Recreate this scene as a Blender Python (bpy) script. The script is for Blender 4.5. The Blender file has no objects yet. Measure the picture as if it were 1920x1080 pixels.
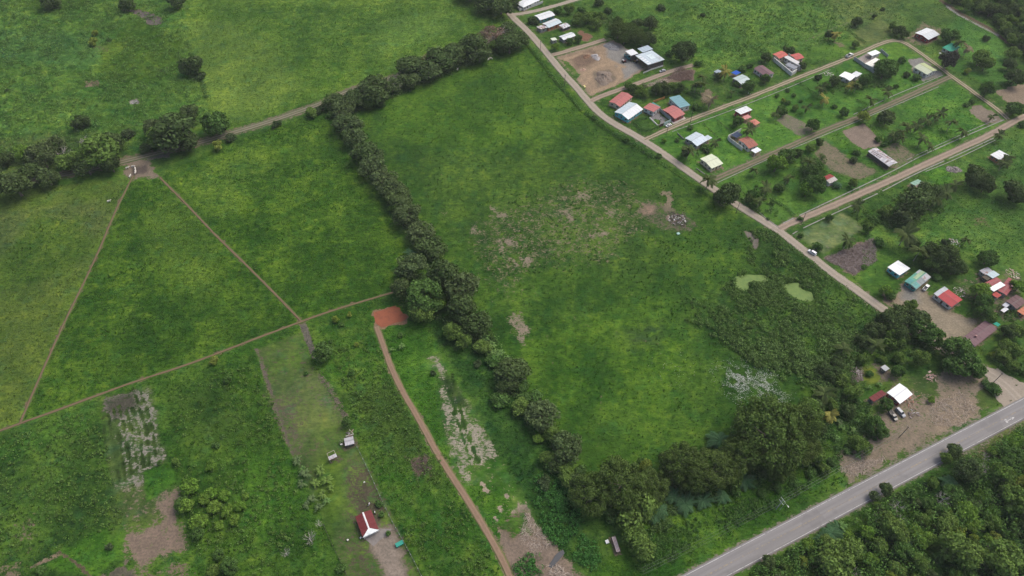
import bpy, bmesh, math, random
import numpy as np
from mathutils import Vector, Matrix

# ------------------------------------------------------------------ camera, sky, sun, exposure
SC = bpy.context.scene
H, PITCH, FPX = 262.0, math.radians(50.0), 1297.0     # drone height, tilt below the horizon, focal length in photo pixels
cam_d = bpy.data.cameras.new('camera'); cam = bpy.data.objects.new('camera', cam_d)
SC.collection.objects.link(cam); SC.camera = cam
cam.location = (0, 0, H); cam.rotation_euler = (math.pi/2 - PITCH, 0, 0)
cam_d.sensor_width = 36; cam_d.lens = FPX/1920*36; cam_d.clip_start = 1; cam_d.clip_end = 20000
SUN_AZ, SUN_EL = math.radians(58), math.radians(54)   # azimuth clockwise from +Y
w = bpy.data.worlds.new('World'); SC.world = w; w.use_nodes = True
nt = w.node_tree; bg = nt.nodes['Background']
sky = nt.nodes.new('ShaderNodeTexSky'); sky.sky_type = 'NISHITA'; sky.sun_disc = False
sky.sun_elevation = SUN_EL; sky.sun_rotation = SUN_AZ; sky.air_density = 1.0; sky.dust_density = 6.0; sky.ozone_density = 0.6
nt.links.new(sky.outputs[0], bg.inputs[0]); bg.inputs[1].default_value = 0.15
sun_d = bpy.data.lights.new('sun', 'SUN'); sun = bpy.data.objects.new('sun', sun_d); SC.collection.objects.link(sun)
sun_d.energy = 1.0; sun_d.angle = math.radians(38); sun_d.color = (1.0, 0.97, 0.92)
SV = Vector((math.sin(SUN_AZ)*math.cos(SUN_EL), math.cos(SUN_AZ)*math.cos(SUN_EL), math.sin(SUN_EL)))
sun.rotation_euler = SV.to_track_quat('Z', 'Y').to_euler()
sun.location = SV*500
SC.view_settings.view_transform = 'Standard'; SC.view_settings.look = 'None'
SC.view_settings.exposure = 0.40; SC.view_settings.gamma = 1.0; SC.view_settings.use_curve_mapping = False
SC.render.engine = 'CYCLES'
SC.cycles.max_bounces = 5; SC.cycles.diffuse_bounces = 3; SC.cycles.glossy_bounces = 2; SC.cycles.transmission_bounces = 3; SC.cycles.transparent_max_bounces = 6

# ------------------------------------------------------------------ helpers
RND = random.Random(7); NPR = np.random.default_rng(11)
C = SC.collection
SP, CP = math.sin(PITCH), math.cos(PITCH)
def at(px, py, z=0.0):                       # point of the place at height z that the survey photo shows at (px, py)
    u, v = px-960.0, py-540.0
    s = (H-z)/(FPX*SP + v*CP)
    return (u*s, (FPX*CP - v*SP)*s)
def ppm(py, z=0.0):                          # photo pixels per metre at that row
    return (FPX*SP + (py-540.0)*CP)/(H-z)
def to_px(x, y, z=0.0):
    d = y*CP + (H-z)*SP
    return 960+FPX*x/d, 540 - FPX*(y*SP - (H-z)*CP)/d
_lat = NPR.random((8, 256, 256))
def vnoise(x, y, s, k=0):
    x = np.asarray(x, float)/s+37.3*k; y = np.asarray(y, float)/s+11.7*k
    xi = np.floor(x).astype(int); yi = np.floor(y).astype(int); fx = x-xi; fy = y-yi
    fx = fx*fx*(3-2*fx); fy = fy*fy*(3-2*fy); L = _lat[k % 8]
    a = L[xi & 255, yi & 255]; b = L[(xi+1) & 255, yi & 255]; c = L[xi & 255, (yi+1) & 255]; d = L[(xi+1) & 255, (yi+1) & 255]
    return (a*(1-fx)+b*fx)*(1-fy)+(c*(1-fx)+d*fx)*fy
def fbm(x, y, s, k=0, o=3):
    t = 0; a = 1; n = 0
    for i in range(o): t = t+a*vnoise(x, y, s/2**i, k+i); n += a; a *= .5
    return t/n
def sstep(a, b, x):
    t = np.clip((x-a)/(b-a), 0, 1); return t*t*(3-2*t)

def mesh_np(name, V, F):
    V = np.asarray(V, np.float32); F = np.asarray(F, np.int32); k = F.shape[1]
    m = bpy.data.meshes.new(name); m.vertices.add(len(V)); m.vertices.foreach_set('co', V.ravel())
    m.loops.add(F.size); m.loops.foreach_set('vertex_index', F.ravel())
    m.polygons.add(len(F)); m.polygons.foreach_set('loop_start', np.arange(0, F.size, k, dtype=np.int32))
    m.update(calc_edges=True); return m
def put(name, mesh, mat=None, parent=None, loc=None, rz=None, **props):
    o = bpy.data.objects.new(name, mesh); C.objects.link(o)
    if mat is not None and mesh is not None and not mesh.materials: mesh.materials.append(mat)
    if parent is not None: o.parent = parent
    if loc is not None: o.location = loc
    if rz is not None: o.rotation_euler = (0, 0, rz)
    for k, v in props.items(): o[k] = v
    return o
def empty(name, loc, rz=0, **props):
    o = bpy.data.objects.new(name, None); C.objects.link(o); o.location = loc; o.rotation_euler = (0, 0, rz); o.empty_display_size = .5
    for k, v in props.items(): o[k] = v
    return o
class MB:                                     # collects boxes, tubes and faces into one mesh
    def __init__(s): s.v = []; s.f = []
    def add(s, V, F):
        b = len(s.v); s.v += [tuple(p) for p in V]; s.f += [tuple(i+b for i in f) for f in F]
    def box(s, x0, x1, y0, y1, z0, z1):
        s.add([(x0,y0,z0),(x1,y0,z0),(x1,y1,z0),(x0,y1,z0),(x0,y0,z1),(x1,y0,z1),(x1,y1,z1),(x0,y1,z1)],
              [(0,3,2,1),(4,5,6,7),(0,1,5,4),(1,2,6,5),(2,3,7,6),(3,0,4,7)])
    def bar(s, a, b, w, h=None):              # rectangular bar from a to b
        a = Vector(a); b = Vector(b); d = (b-a).normalized(); h = h or w
        u = d.cross(Vector((0,0,1)));  u = Vector((1,0,0)) if u.length < 1e-3 else u.normalized()
        n = u.cross(d)
        V = [p+u*(sx*w/2)+n*(sy*h/2) for p in (a, b) for sx, sy in ((-1,-1),(1,-1),(1,1),(-1,1))]
        s.add(V, [(0,1,2,3),(7,6,5,4),(0,4,5,1),(1,5,6,2),(2,6,7,3),(3,7,4,0)])
    def tube(s, pts, rad, n=6, cap=True):
        pts = [Vector(p) for p in pts]; b = len(s.v); rad = rad if hasattr(rad, '__len__') else [rad]*len(pts)
        for i, p in enumerate(pts):
            d = (pts[min(i+1, len(pts)-1)]-pts[max(i-1, 0)]).normalized()
            u = d.cross(Vector((0,0,1))); u = Vector((1,0,0)) if u.length < 1e-3 else u.normalized(); q = d.cross(u)
            for k in range(n):
                a = 2*math.pi*k/n; s.v.append(tuple(p+(u*math.cos(a)+q*math.sin(a))*rad[i]))
        for i in range(len(pts)-1):
            for k in range(n): s.f.append((b+i*n+k, b+i*n+(k+1) % n, b+(i+1)*n+(k+1) % n, b+(i+1)*n+k))
        if cap:
            s.f.append(tuple(b+k for k in range(n))[::-1]); e = b+(len(pts)-1)*n; s.f.append(tuple(e+k for k in range(n)))
    def mesh(s, name):
        m = bpy.data.meshes.new(name); m.from_pydata(s.v, [], s.f); m.update(); return m
    def build(s, name, mat, parent=None, loc=None, rz=None, **p): return put(name, s.mesh(name), mat, parent, loc, rz, **p)

# ------------------------------------------------------------------ materials (all procedural)
def newmat(name):
    m = bpy.data.materials.new(name); m.use_nodes = True; t = m.node_tree; b = t.nodes['Principled BSDF']
    b.inputs['Specular IOR Level'].default_value = .25
    return m, t, b
def N(t, typ, **kw):
    n = t.nodes.new(typ)
    for k, v in kw.items(): setattr(n, k, v)
    return n
def noise(t, vec, scale, detail=3, rough=.55, dim='3D'):
    n = N(t, 'ShaderNodeTexNoise'); n.inputs['Scale'].default_value = scale; n.inputs['Detail'].default_value = detail; n.inputs['Roughness'].default_value = rough
    if vec is not None: t.links.new(vec, n.inputs['Vector'])
    return n.outputs['Fac']
def ramp(t, fac, lo, hi, a=0., b=1.):
    n = N(t, 'ShaderNodeMapRange'); n.interpolation_type = 'SMOOTHSTEP'
    for i, v in enumerate((lo, hi, a, b)): n.inputs[i+1].default_value = v
    t.links.new(fac, n.inputs[0]); return n.outputs[0]
def mixc(t, fac, a, b, mode='MIX'):
    n = N(t, 'ShaderNodeMix', data_type='RGBA', blend_type=mode)
    for s, v in ((n.inputs[0], fac), (n.inputs[6], a), (n.inputs[7], b)):
        if isinstance(v, (int, float)): s.default_value = v
        elif isinstance(v, tuple): s.default_value = (*v[:3], 1)
        else: t.links.new(v, s)
    return n.outputs[2]
def mth(t, op, a, b=0., c=None):
    n = N(t, 'ShaderNodeMath', operation=op)
    for i, v in enumerate((a, b, c)):
        if v is None: continue
        if isinstance(v, (int, float)): n.inputs[i].default_value = v
        else: t.links.new(v, n.inputs[i])
    return n.outputs[0]
_mc = {}
def paint(c, c2=None, amt=.5, rough=.6, scale=.5, bump=0., spec=.25):
    """painted, stained or weathered surface: colour c with blotches of c2 over part amt of it"""
    key = (c, c2, amt, rough, scale, bump)
    if key in _mc: return _mc[key]
    m, t, b = newmat('surface_%d' % len(_mc)); g = N(t, 'ShaderNodeNewGeometry').outputs['Position']
    c2 = c2 or tuple(x*.78 for x in c)
    f = ramp(t, noise(t, g, scale, 4, .65), .62-amt*.35, .78-amt*.35)
    col = mixc(t, f, c, c2)
    col = mixc(t, ramp(t, noise(t, g, 2.3, 3), .3, .75, 0, .28), col, tuple(x*.6 for x in c))
    t.links.new(col, b.inputs['Base Color']); b.inputs['Roughness'].default_value = rough; b.inputs['Specular IOR Level'].default_value = spec
    if bump:
        bn = N(t, 'ShaderNodeBump'); bn.inputs['Strength'].default_value = .8; bn.inputs['Distance'].default_value = bump
        t.links.new(noise(t, g, 3., 4), bn.inputs['Height']); t.links.new(bn.outputs[0], b.inputs['Normal'])
    _mc[key] = m; return m
def roofpaint(c, c2, amt, rough):
    """painted or galvanised sheet roofing: blotches of c2 and run-off streaks down the slope"""
    key = ('roof', c, c2, amt, rough)
    if key in _mc: return _mc[key]
    m, t, b = newmat('roofing_%d' % len(_mc)); g = N(t, 'ShaderNodeNewGeometry').outputs['Position']; ob = N(t, 'ShaderNodeTexCoord').outputs['Object']
    mp = N(t, 'ShaderNodeMapping'); mp.inputs['Scale'].default_value = (1.6, .22, .3); t.links.new(ob, mp.inputs[0])
    st = noise(t, mp.outputs[0], 1.3, 4, .7); bl = noise(t, g, .5, 4, .65)
    col = mixc(t, ramp(t, st, .45, .7, 0, .45), c, tuple(x*.66 for x in c)); col = mixc(t, ramp(t, st, .25, .42, .25, 0), col, tuple(min(.82, x*1.2+.02) for x in c))
    if c2: col = mixc(t, ramp(t, mth(t, 'ADD', mth(t, 'MULTIPLY', st, .6), mth(t, 'MULTIPLY', bl, .4)), .64-amt*.26, .72-amt*.26, 0, .85), col, c2)
    mj = N(t, 'ShaderNodeSeparateXYZ'); t.links.new(ob, mj.inputs[0]); fr = mth(t, 'FRACT', mth(t, 'MULTIPLY', mj.outputs[0], .93))
    col = mixc(t, ramp(t, fr, .9, .96, 0, .35), col, tuple(x*.5 for x in c))
    t.links.new(col, b.inputs['Base Color']); b.inputs['Roughness'].default_value = rough; b.inputs['Specular IOR Level'].default_value = .12
    _mc[key] = m; return m
def leafmat(name, c1, c2, trans=.22):
    m, t, b = newmat(name)
    r = N(t, 'ShaderNodeObjectInfo').outputs['Random']; at_ = N(t, 'ShaderNodeAttribute', attribute_name='v')
    g = N(t, 'ShaderNodeNewGeometry').outputs['Position']
    col = mixc(t, r, c1, c2); col = mixc(t, ramp(t, noise(t, g, .35, 2), .35, .7), col, mixc(t, .6, c1, c2))
    vv = N(t, 'ShaderNodeCombineColor')
    for i in range(3): t.links.new(at_.outputs['Fac'], vv.inputs[i])
    col = mixc(t, 1., col, vv.outputs[0], 'MULTIPLY')
    t.links.new(col, b.inputs['Base Color']); b.inputs['Roughness'].default_value = .85; b.inputs['Specular IOR Level'].default_value = .02
    tr = N(t, 'ShaderNodeBsdfTranslucent'); t.links.new(mixc(t, 1., col, (1.3, 1.35, .6), 'MULTIPLY'), tr.inputs[0])
    mx = N(t, 'ShaderNodeMixShader'); mx.inputs[0].default_value = trans
    t.links.new(b.outputs[0], mx.inputs[1]); t.links.new(tr.outputs[0], mx.inputs[2]); t.links.new(mx.outputs[0], t.nodes['Material Output'].inputs[0])
    return m
def glassmat():
    m, t, b = newmat('window_glass'); b.inputs['Base Color'].default_value = (.012, .015, .018, 1); b.inputs['Roughness'].default_value = .12; b.inputs['Specular IOR Level'].default_value = .5
    return m
GLASS = glassmat()

# ------------------------------------------------------------------ ground: one sheet, with soils and grasses mapped on it
ys = [40.0]
while ys[-1] < 585: ys.append(ys[-1]+.62+.75*(ys[-1]-40)/520)
ys = np.array([-3000, -400, -60.] + ys + [800., 1800., 6000.])
NC = 760
ts = np.concatenate([[-14, -4, -1.6], np.linspace(-1, 1, NC), [1.6, 4, 14]])
hw = 187+.475*(np.clip(ys, 40, 800)-81)+24
X = ts[None, :]*hw[:, None]; Y = np.repeat(ys[:, None], len(ts), 1)
NRW, NCL = X.shape; X = X.ravel(); Y = Y.ravel()
n = len(X)
A = np.tile(np.array([.047, .098, .019]), (n, 1)); B = np.tile(np.array([.066, .115, .026]), (n, 1)); SOIL = np.full(n, .08); SCOL = np.tile(np.array([.20, .155, .11]), (n, 1))
MIX = np.full(n, .5); RGH = np.full(n, .45); FLAT = np.zeros(n); DZ = np.zeros(n)
WOB = (fbm(X, Y, 9, 2)-.5)*2; WOB2 = (fbm(X, Y, 2.5, 4, 2)-.5)*2
def sdist(poly, idx):
    px, py = X[idx], Y[idx]; P = np.array(poly); d = np.full(len(px), 1e9); ins = np.zeros(len(px), bool)
    for i in range(len(P)):
        a = P[i]; b = P[(i+1) % len(P)]; e = b-a; L = e@e
        t = np.clip(((px-a[0])*e[0]+(py-a[1])*e[1])/max(L, 1e-9), 0, 1)
        d = np.minimum(d, np.hypot(px-a[0]-t*e[0], py-a[1]-t*e[1]))
        c = (a[1] > py) != (b[1] > py)
        with np.errstate(divide='ignore', invalid='ignore'):
            ins ^= c & (px < (b[0]-a[0])*(py-a[1])/((b[1]-a[1]) or 1e-9)+a[0])
    return np.where(ins, d, -d)
def pdist(pts, idx):
    px, py = X[idx], Y[idx]; d = np.full(len(px), 1e9)
    for a, b in zip(pts[:-1], pts[1:]):
        a = np.array(a); e = np.array(b)-a
        t = np.clip(((px-a[0])*e[0]+(py-a[1])*e[1])/max(e@e, 1e-9), 0, 1)
        d = np.minimum(d, np.hypot(px-a[0]-t*e[0], py-a[1]-t*e[1]))
    return d
def near(pts, mrg):
    P = np.array(pts); return np.where((X > P[:,0].min()-mrg) & (X < P[:,0].max()+mrg) & (Y > P[:,1].min()-mrg) & (Y < P[:,1].max()+mrg))[0]
def apply(idx, wt, a=None, b=None, mix=None, soil=None, sc=None, rough=None, flat=None, dz=None):
    W = wt[:, None]
    if a is not None: A[idx] = A[idx]*(1-W)+np.array(a)*W
    if b is not None: B[idx] = B[idx]*(1-W)+np.array(b)*W
    if sc is not None: SCOL[idx] = SCOL[idx]*(1-W)+np.array(sc)*W
    if mix is not None: MIX[idx] = MIX[idx]*(1-wt)+mix*wt
    if soil is not None: SOIL[idx] = SOIL[idx]*(1-wt)+soil*wt
    if rough is not None: RGH[idx] = RGH[idx]*(1-wt)+rough*wt
    if flat is not None: FLAT[idx] = np.maximum(FLAT[idx], flat*wt)
    if dz is not None: DZ[idx] = DZ[idx]*(1-wt)+dz*wt
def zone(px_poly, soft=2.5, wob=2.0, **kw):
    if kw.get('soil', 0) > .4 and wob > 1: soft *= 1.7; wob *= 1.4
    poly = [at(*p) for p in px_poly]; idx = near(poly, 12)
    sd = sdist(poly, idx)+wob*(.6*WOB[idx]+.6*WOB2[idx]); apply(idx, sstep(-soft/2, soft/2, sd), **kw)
def lane(px_pts, width, soft=1.2, wob=.5, **kw):
    pts = [at(*p) for p in px_pts]; idx = near(pts, width+6)
    d = pdist(pts, idx)+wob*WOB2[idx]; apply(idx, 1-sstep(width/2-soft/2, width/2+soft/2, d), **kw)
# ------------------------------------------------------------------ map of the place, as photo pixels
MAIN = [(925,-40),(940,-5),(950,18),(963,35),(990,58),(1027,102),(1053,134),(1080,163),(1103,191),(1127,216),(1158,236),(1193,255),(1237,283),(1278,313),(1324,345),(1392,391),(1460,432),(1505,468),(1555,508),(1630,561),(1700,612),(1770,655),(1840,690),(1885,722),(1915,752)]
TOPRD = [(958,28),(990,24),(1030,14),(1085,-2),(1140,-22)]
QTRACK = [(1103,192),(1125,181),(1165,167),(1200,155),(1240,140),(1275,128),(1300,122)]
QENT = [(1036,103),(1060,97),(1095,86),(1135,74)]
ROADA = [(1205,264),(1250,243),(1285,228),(1350,203),(1417,178),(1490,148),(1550,125),(1587,110),(1623,95),(1650,82),(1675,75),(1695,79),(1717,93),(1750,117),(1780,140),(1808,160),(1832,178),(1868,203),(1890,224)]
ROADB = [(1335,338),(1387,315),(1437,293),(1470,278),(1512,260),(1537,248),(1618,217),(1687,187),(1703,180),(1750,158),(1782,144)]
ROADC = [(1458,431),(1480,419),(1549,391),(1618,361),(1664,341),(1733,309),(1790,283),(1847,258),(1893,232),(1925,216),(2010,178)]
TRACK = [(-160,372),(-60,358),(47,340),(127,327),(213,307),(283,290),(367,270),(433,250),(500,230),(567,207),(613,190),(663,167),(747,143),(840,112),(910,82),(955,50)]
TR1 = [(250,330),(238,352),(215,398),(186,470),(150,545),(118,610),(82,690),(55,752),(38,792)]
TR2 = [(300,333),(345,378),(400,437),(460,495),(520,555),(565,603)]
TR3 = [(-60,825),(0,808),(40,793),(100,772),(180,742),(260,713),(340,688),(420,658),(500,627),(565,603),(620,583),(690,562),(748,545)]
OPATH = [(706,612),(716,640),(724,662),(733,690),(755,735),(785,785),(815,842),(845,890),(872,930),(900,975),(925,1018),(945,1055),(962,1095),(985,1150)]
# ---- grasses
zone([(-400,-80),(345,-80),(350,100),(362,130),(385,190),(402,235),(240,296),(-400,400)], a=(.066,.142,.032), b=(.098,.162,.036), rough=1.1, mix=.5)
zone([(-200,60),(120,60),(235,75),(230,110),(140,130),(60,120),(-200,110)], soft=14, a=(.066,.142,.046), b=(.08,.152,.046))
zone([(190,85),(262,38),(300,55),(345,70),(338,130),(295,155),(240,160),(180,150)], soft=6, a=(.056,.112,.016), b=(.074,.122,.02), mix=.4, rough=.8)
zone([(20,0),(180,0),(150,20),(70,30)], soft=8, a=(.046,.092,.014), b=(.06,.11,.02))
zone([(240,20),(262,19),(295,30),(303,40),(296,48),(280,45),(266,33)], soft=2, soil=.95, sc=(.135,.115,.115), rough=.1)
zone([(160,90),(205,80),(215,98),(180,105)], soft=5, soil=.45, sc=(.12,.10,.06)); zone([(158,155),(185,152),(186,162),(164,166)], soft=2, soil=.8); zone([(290,130),(320,126),(300,140)], soft=3, soil=.45)
zone([(245,188),(262,184),(258,194),(246,196)], soft=1.5, soil=.95, sc=(.28,.27,.27), rough=.05)
zone([(-400,290),(120,250),(240,255),(250,298),(-400,395)], soft=14, a=(.055,.095,.028), b=(.08,.115,.038), soil=.3, sc=(.13,.115,.07))
zone([(347,-80),(925,-80),(962,35),(915,78),(760,130),(620,182),(430,242),(400,232),(386,190),(352,100)], a=(.072,.136,.020), b=(.090,.146,.028), rough=.8, mix=.5)
zone([(352,40),(420,40),(490,70),(540,120),(560,170),(500,210),(420,240),(392,190),(365,110)], soft=16, wob=5, a=(.125,.172,.042), b=(.105,.158,.034), rough=.6)
zone([(700,40),(830,20),(880,50),(760,90),(690,110)], soft=12, wob=6, a=(.105,.162,.042), b=(.08,.145,.03))
zone([(490,20),(640,10),(700,60),(640,120),(540,90)], soft=14, wob=6, a=(.052,.112,.02), b=(.08,.136,.024))
zone([(245,340),(304,334),(565,603),(40,790)], soft=1.5, wob=.8, a=(.038,.086,.012), b=(.064,.115,.017), rough=.75, mix=.38)
zone([(268,395),(330,370),(390,430),(405,530),(375,565),(335,525),(280,470)], soft=16, wob=6, a=(.088,.142,.026), b=(.080,.130,.022), mix=.6)
zone([(400,600),(470,580),(490,620),(400,650),(330,680)], soft=14, wob=5, a=(.06,.11,.016), b=(.078,.132,.02), mix=.6)
zone([(304,330),(430,268),(620,203),(640,260),(690,340),(760,460),(748,545),(565,603)], soft=1.5, wob=.8, a=(.040,.090,.012), b=(.064,.116,.016), rough=.75, mix=.4)
zone([(330,330),(450,280),(520,300),(430,400),(390,420)], soft=14, wob=5, mix=.65, a=(.056,.112,.018), b=(.084,.138,.024))
zone([(-400,395),(240,336),(40,792),(-400,950)], soft=1.5, wob=.8, a=(.100,.128,.036), b=(.062,.105,.020), soil=.12, rough=.6, mix=.45)
zone([(-200,420),(180,380),(215,400),(190,440),(60,470),(-200,520)], soft=12, wob=4, a=(.088,.112,.042), b=(.095,.118,.045))
zone([(60,400),(150,410),(170,470),(60,540),(-20,520)], soft=14, wob=5, a=(.058,.1,.018), b=(.07,.11,.022))
zone([(-60,560),(140,520),(100,640),(30,790),(-60,800)], soft=10, wob=4, a=(.105,.132,.036), b=(.08,.115,.024))
PAST = [(690,190),(760,165),(978,85),(1008,96),(1108,212),(1335,368),(1650,592),(1600,740),(1560,850),(1330,880),(1100,880),(1000,760),(940,650),(860,540),(800,460),(690,290),(640,215)]
zone(PAST, soft=2, a=(.036,.082,.014), b=(.054,.100,.017), soil=.10, sc=(.20,.165,.115), rough=.42, mix=.45)
zone([(700,200),(760,175),(980,88),(1040,140),(1110,222),(1010,262),(860,280),(740,262)], soft=16, wob=6, a=(.050,.104,.014), b=(.058,.108,.016), mix=.5)
zone([(720,280),(1180,290),(1320,370),(1200,520),(880,480)], soft=20, wob=8, a=(.042,.084,.018), b=(.056,.098,.018), soil=.14)
zone([(865,430),(960,380),(1060,330),(1200,335),(1235,420),(1150,500),(1000,510),(960,600),(905,540)], soft=14, wob=6, soil=.42)
for q in ([(1060,395),(1075,398),(1072,415),(1055,412)], [(1085,362),(1108,366),(1100,374),(1085,370)], [(965,488),(1000,480),(992,496),(965,500)], [(935,448),(960,450),(975,462),(940,464)], [(920,385),(935,398),(925,405)], [(885,426),(898,433),(880,437)], [(1098,440),(1140,432),(1145,440),(1105,448)], [(820,396),(840,398),(830,405)], [(1135,400),(1150,395),(1150,412)], [(940,590),(975,588),(995,615),(985,650),(975,650),(955,612)], [(935,395),(945,405),(935,408)]):
    zone(q, soft=3, wob=2.5, soil=.57, sc=(.225,.185,.145), rough=.15)
zone([(950,640),(1250,560),(1300,690),(1200,850),(1100,860),(1010,740)], soft=18, wob=8, a=(.040,.092,.013), b=(.060,.112,.015), mix=.5)
zone([(1100,760),(1190,760),(1220,830),(1150,870),(1100,860)], soft=12, wob=4, a=(.062,.112,.018), b=(.05,.1,.016))
zone([(1150,620),(1240,600),(1240,650),(1170,660)], soft=10, a=(.05,.082,.028), soil=.25, sc=(.12,.12,.08))
zone([(1198,378),(1232,372),(1250,395),(1290,402),(1312,425),(1290,440),(1235,432),(1200,402)], soft=4, wob=2, soil=.52, sc=(.12,.105,.075), rough=.1)
zone([(1205,383),(1228,383),(1228,400),(1208,400)], soft=2, soil=.9, sc=(.24,.17,.13)); zone([(1247,360),(1258,358),(1260,392),(1248,394)], soft=1.5, soil=.75); zone([(1236,362),(1243,362),(1243,382),(1237,382)], soft=2, soil=.6)
zone([(1300,555),(1285,600),(1350,640),(1420,690),(1500,690),(1570,740),(1660,610),(1570,530),(1460,440),(1405,425),(1385,450),(1410,500),(1345,540)], soft=16, wob=7, a=(.032,.070,.018), b=(.046,.090,.020), soil=.10, sc=(.09,.08,.045), rough=1.0)
zone([(1395,432),(1412,434),(1422,455),(1415,470),(1405,455)], soft=2, soil=.9, sc=(.17,.15,.14), rough=.05)
for q in ([(1078,240),(1092,252),(1110,262),(1118,285)], [(700,215),(830,330),(960,470),(1010,560),(1040,700)], [(1010,560),(1120,620),(1260,650)], [(1215,400),(1120,300),(1060,230)], [(1240,430),(1180,560),(1130,700),(1120,850)]): lane(q, .9, soft=1.4, wob=1.0, soil=.40, sc=(.15,.125,.08), rough=.1)
# ---- lots below the fence trail
zone([(-300,880),(40,797),(565,606),(748,548),(770,600),(1010,1000),(1060,1120),(900,1300),(-300,1300)], soft=1.5, a=(.044,.100,.016), b=(.064,.115,.022), rough=.7)
zone([(-300,880),(40,800),(186,750),(215,920),(240,1100),(-300,1300)], soft=2, a=(.034,.070,.018), b=(.052,.100,.020), rough=.8, mix=.5)
zone([(-60,840),(60,810),(170,760),(180,800),(60,850),(-60,900)], soft=8, wob=3, a=(.034,.085,.018), b=(.045,.1,.02))
zone([(70,870),(130,850),(140,940),(100,960),(70,920)], soft=8, wob=3, a=(.058,.108,.02), b=(.064,.115,.025))
zone([(40,960),(85,965),(80,1010),(55,1035),(20,1000)], soft=8, wob=4, soil=.5, sc=(.16,.13,.095)); zone([(0,1060),(45,1050),(60,1100),(0,1100)], soft=6, soil=.6)
zone([(118,1032),(180,995),(232,980),(236,1040),(180,1080),(90,1062)], soft=3, a=(.062,.135,.018), b=(.07,.14,.02), soil=0, rough=.5)
lane([(112,1035),(150,1062),(175,1085)], 1.2, soil=.7, sc=(.1,.08,.05)); lane([(60,1065),(110,1040)], 2, soil=.6)
zone([(188,748),(282,727),(314,862),(285,905),(255,930),(215,928)], soft=2, soil=.50, sc=(.23,.215,.19), a=(.06,.085,.03), b=(.065,.095,.035), rough=.3)
zone([(190,752),(250,733),(262,760),(215,785),(190,775)], soft=4, wob=2, soil=.6, sc=(.07,.065,.052), a=(.028,.042,.016), b=(.03,.05,.015), rough=.4)
zone([(200,790),(215,905),(232,905),(216,790)], soft=5, soil=.2)
for i in range(8):
    t = i/7; lane([(192+72*t, 782-48*t), (198+88*t, 830-30*t), (212+80*t, 915-55*t)], .45, soft=.7, wob=1.3, soil=.12, a=(.030,.045,.016), b=(.04,.06,.02), dz=-.2)
zone([(210,920),(285,900),(320,920),(300,985),(225,990)], soft=6, wob=3, a=(.082,.098,.042), b=(.065,.09,.03), soil=.42, sc=(.19,.155,.115), rough=.25)
zone([(268,885),(322,866),(332,905),(300,925),(275,942)], soft=1.5, wob=.8, a=(.052,.122,.018), b=(.06,.13,.02), soil=0, rough=.5)
zone([(226,1005),(300,975),(305,930),(331,915),(334,950),(340,975),(352,1008),(350,1030),(300,1050),(262,1075),(240,1055)], soft=5, wob=2, soil=.70, sc=(.195,.148,.118), a=(.075,.10,.04), rough=.1)
zone([(260,1075),(350,1040),(380,1100),(260,1110)], soft=4, wob=2, soil=.5, sc=(.18,.14,.1)); zone([(180,1085),(240,1045),(260,1090)], soft=2, soil=.7, sc=(.11,.1,.075))
zone([(312,720),(480,662),(545,850),(610,1100),(380,1100),(335,900)], soft=2, a=(.040,.088,.015), b=(.056,.106,.019), rough=.85, mix=.5)
zone([(460,840),(545,850),(575,960),(500,1010),(450,960)], soft=12, wob=4, a=(.052,.118,.016), b=(.06,.125,.02))
zone([(330,740),(420,710),(460,800),(380,860)], soft=14, wob=4, a=(.036,.074,.015), b=(.05,.09,.02))
zone([(478,656),(565,622),(590,700),(650,782),(690,870),(735,960),(800,1100),(655,1100),(600,960),(545,850)], soft=1.5, wob=.8, a=(.088,.112,.042), b=(.060,.100,.026), soil=.38, sc=(.105,.09,.06), rough=.15)
zone([(500,720),(600,690),(640,790),(560,840)], soft=10, wob=4, a=(.1,.12,.055), b=(.08,.105,.04), soil=.3)
zone([(640,870),(690,870),(725,960),(690,960),(650,930)], soft=8, wob=3, soil=.55, sc=(.085,.07,.048))
zone([(500,750),(560,735),(575,850),(545,850),(520,800)], soft=8, wob=3, soil=.52, sc=(.10,.088,.062)); zone([(560,700),(610,700),(640,780),(590,760)], soft=8, wob=3, soil=.45, sc=(.14,.125,.09)); zone([(655,900),(690,890),(720,960),(690,1000),(660,960)], soft=6, wob=2, soil=.58, sc=(.075,.064,.045)); zone([(640,1010),(690,1010),(710,1090),(660,1090)], soft=6, wob=2, soil=.5, sc=(.085,.075,.05))
zone([(600,860),(640,850),(640,960),(620,1020),(600,960)], soft=8, wob=2, a=(.065,.105,.02), b=(.06,.1,.02), soil=.12)
zone([(690,985),(735,985),(745,1020),(770,1100),(735,1100),(700,1030)], soft=3, wob=1.5, soil=.85, sc=(.235,.195,.165), rough=.05)
lane([(480,655),(500,710),(522,780),(548,850)], 1.5, soft=2, wob=1, soil=.62, sc=(.115,.095,.08)); lane([(602,705),(625,740),(650,785)], 2.4, soft=2.5, wob=1.2, soil=.58, sc=(.15,.125,.10))
lane([(566,606),(580,640),(590,668)], 3.4, soil=.7, sc=(.13,.12,.1))
zone([(567,607),(705,612),(760,740),(900,975),(960,1110),(800,1100),(690,868),(595,690)], soft=1.5, a=(.043,.102,.016), b=(.062,.112,.022), rough=.85)
zone([(640,740),(740,720),(830,870),(830,920),(700,820)], soft=14, wob=5, a=(.060,.092,.024), b=(.04,.075,.018))
zone([(760,860),(800,850),(815,890),(775,900)], soft=4, soil=.7, sc=(.08,.06,.05)); zone([(680,860),(720,940),(725,950)], soft=2, soil=.2)
zone([(716,612),(790,598),(850,690),(985,950),(1040,1060),(975,1100),(905,975),(760,735)], soft=1.5, a=(.052,.122,.017), b=(.060,.125,.02), rough=.7)
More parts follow.
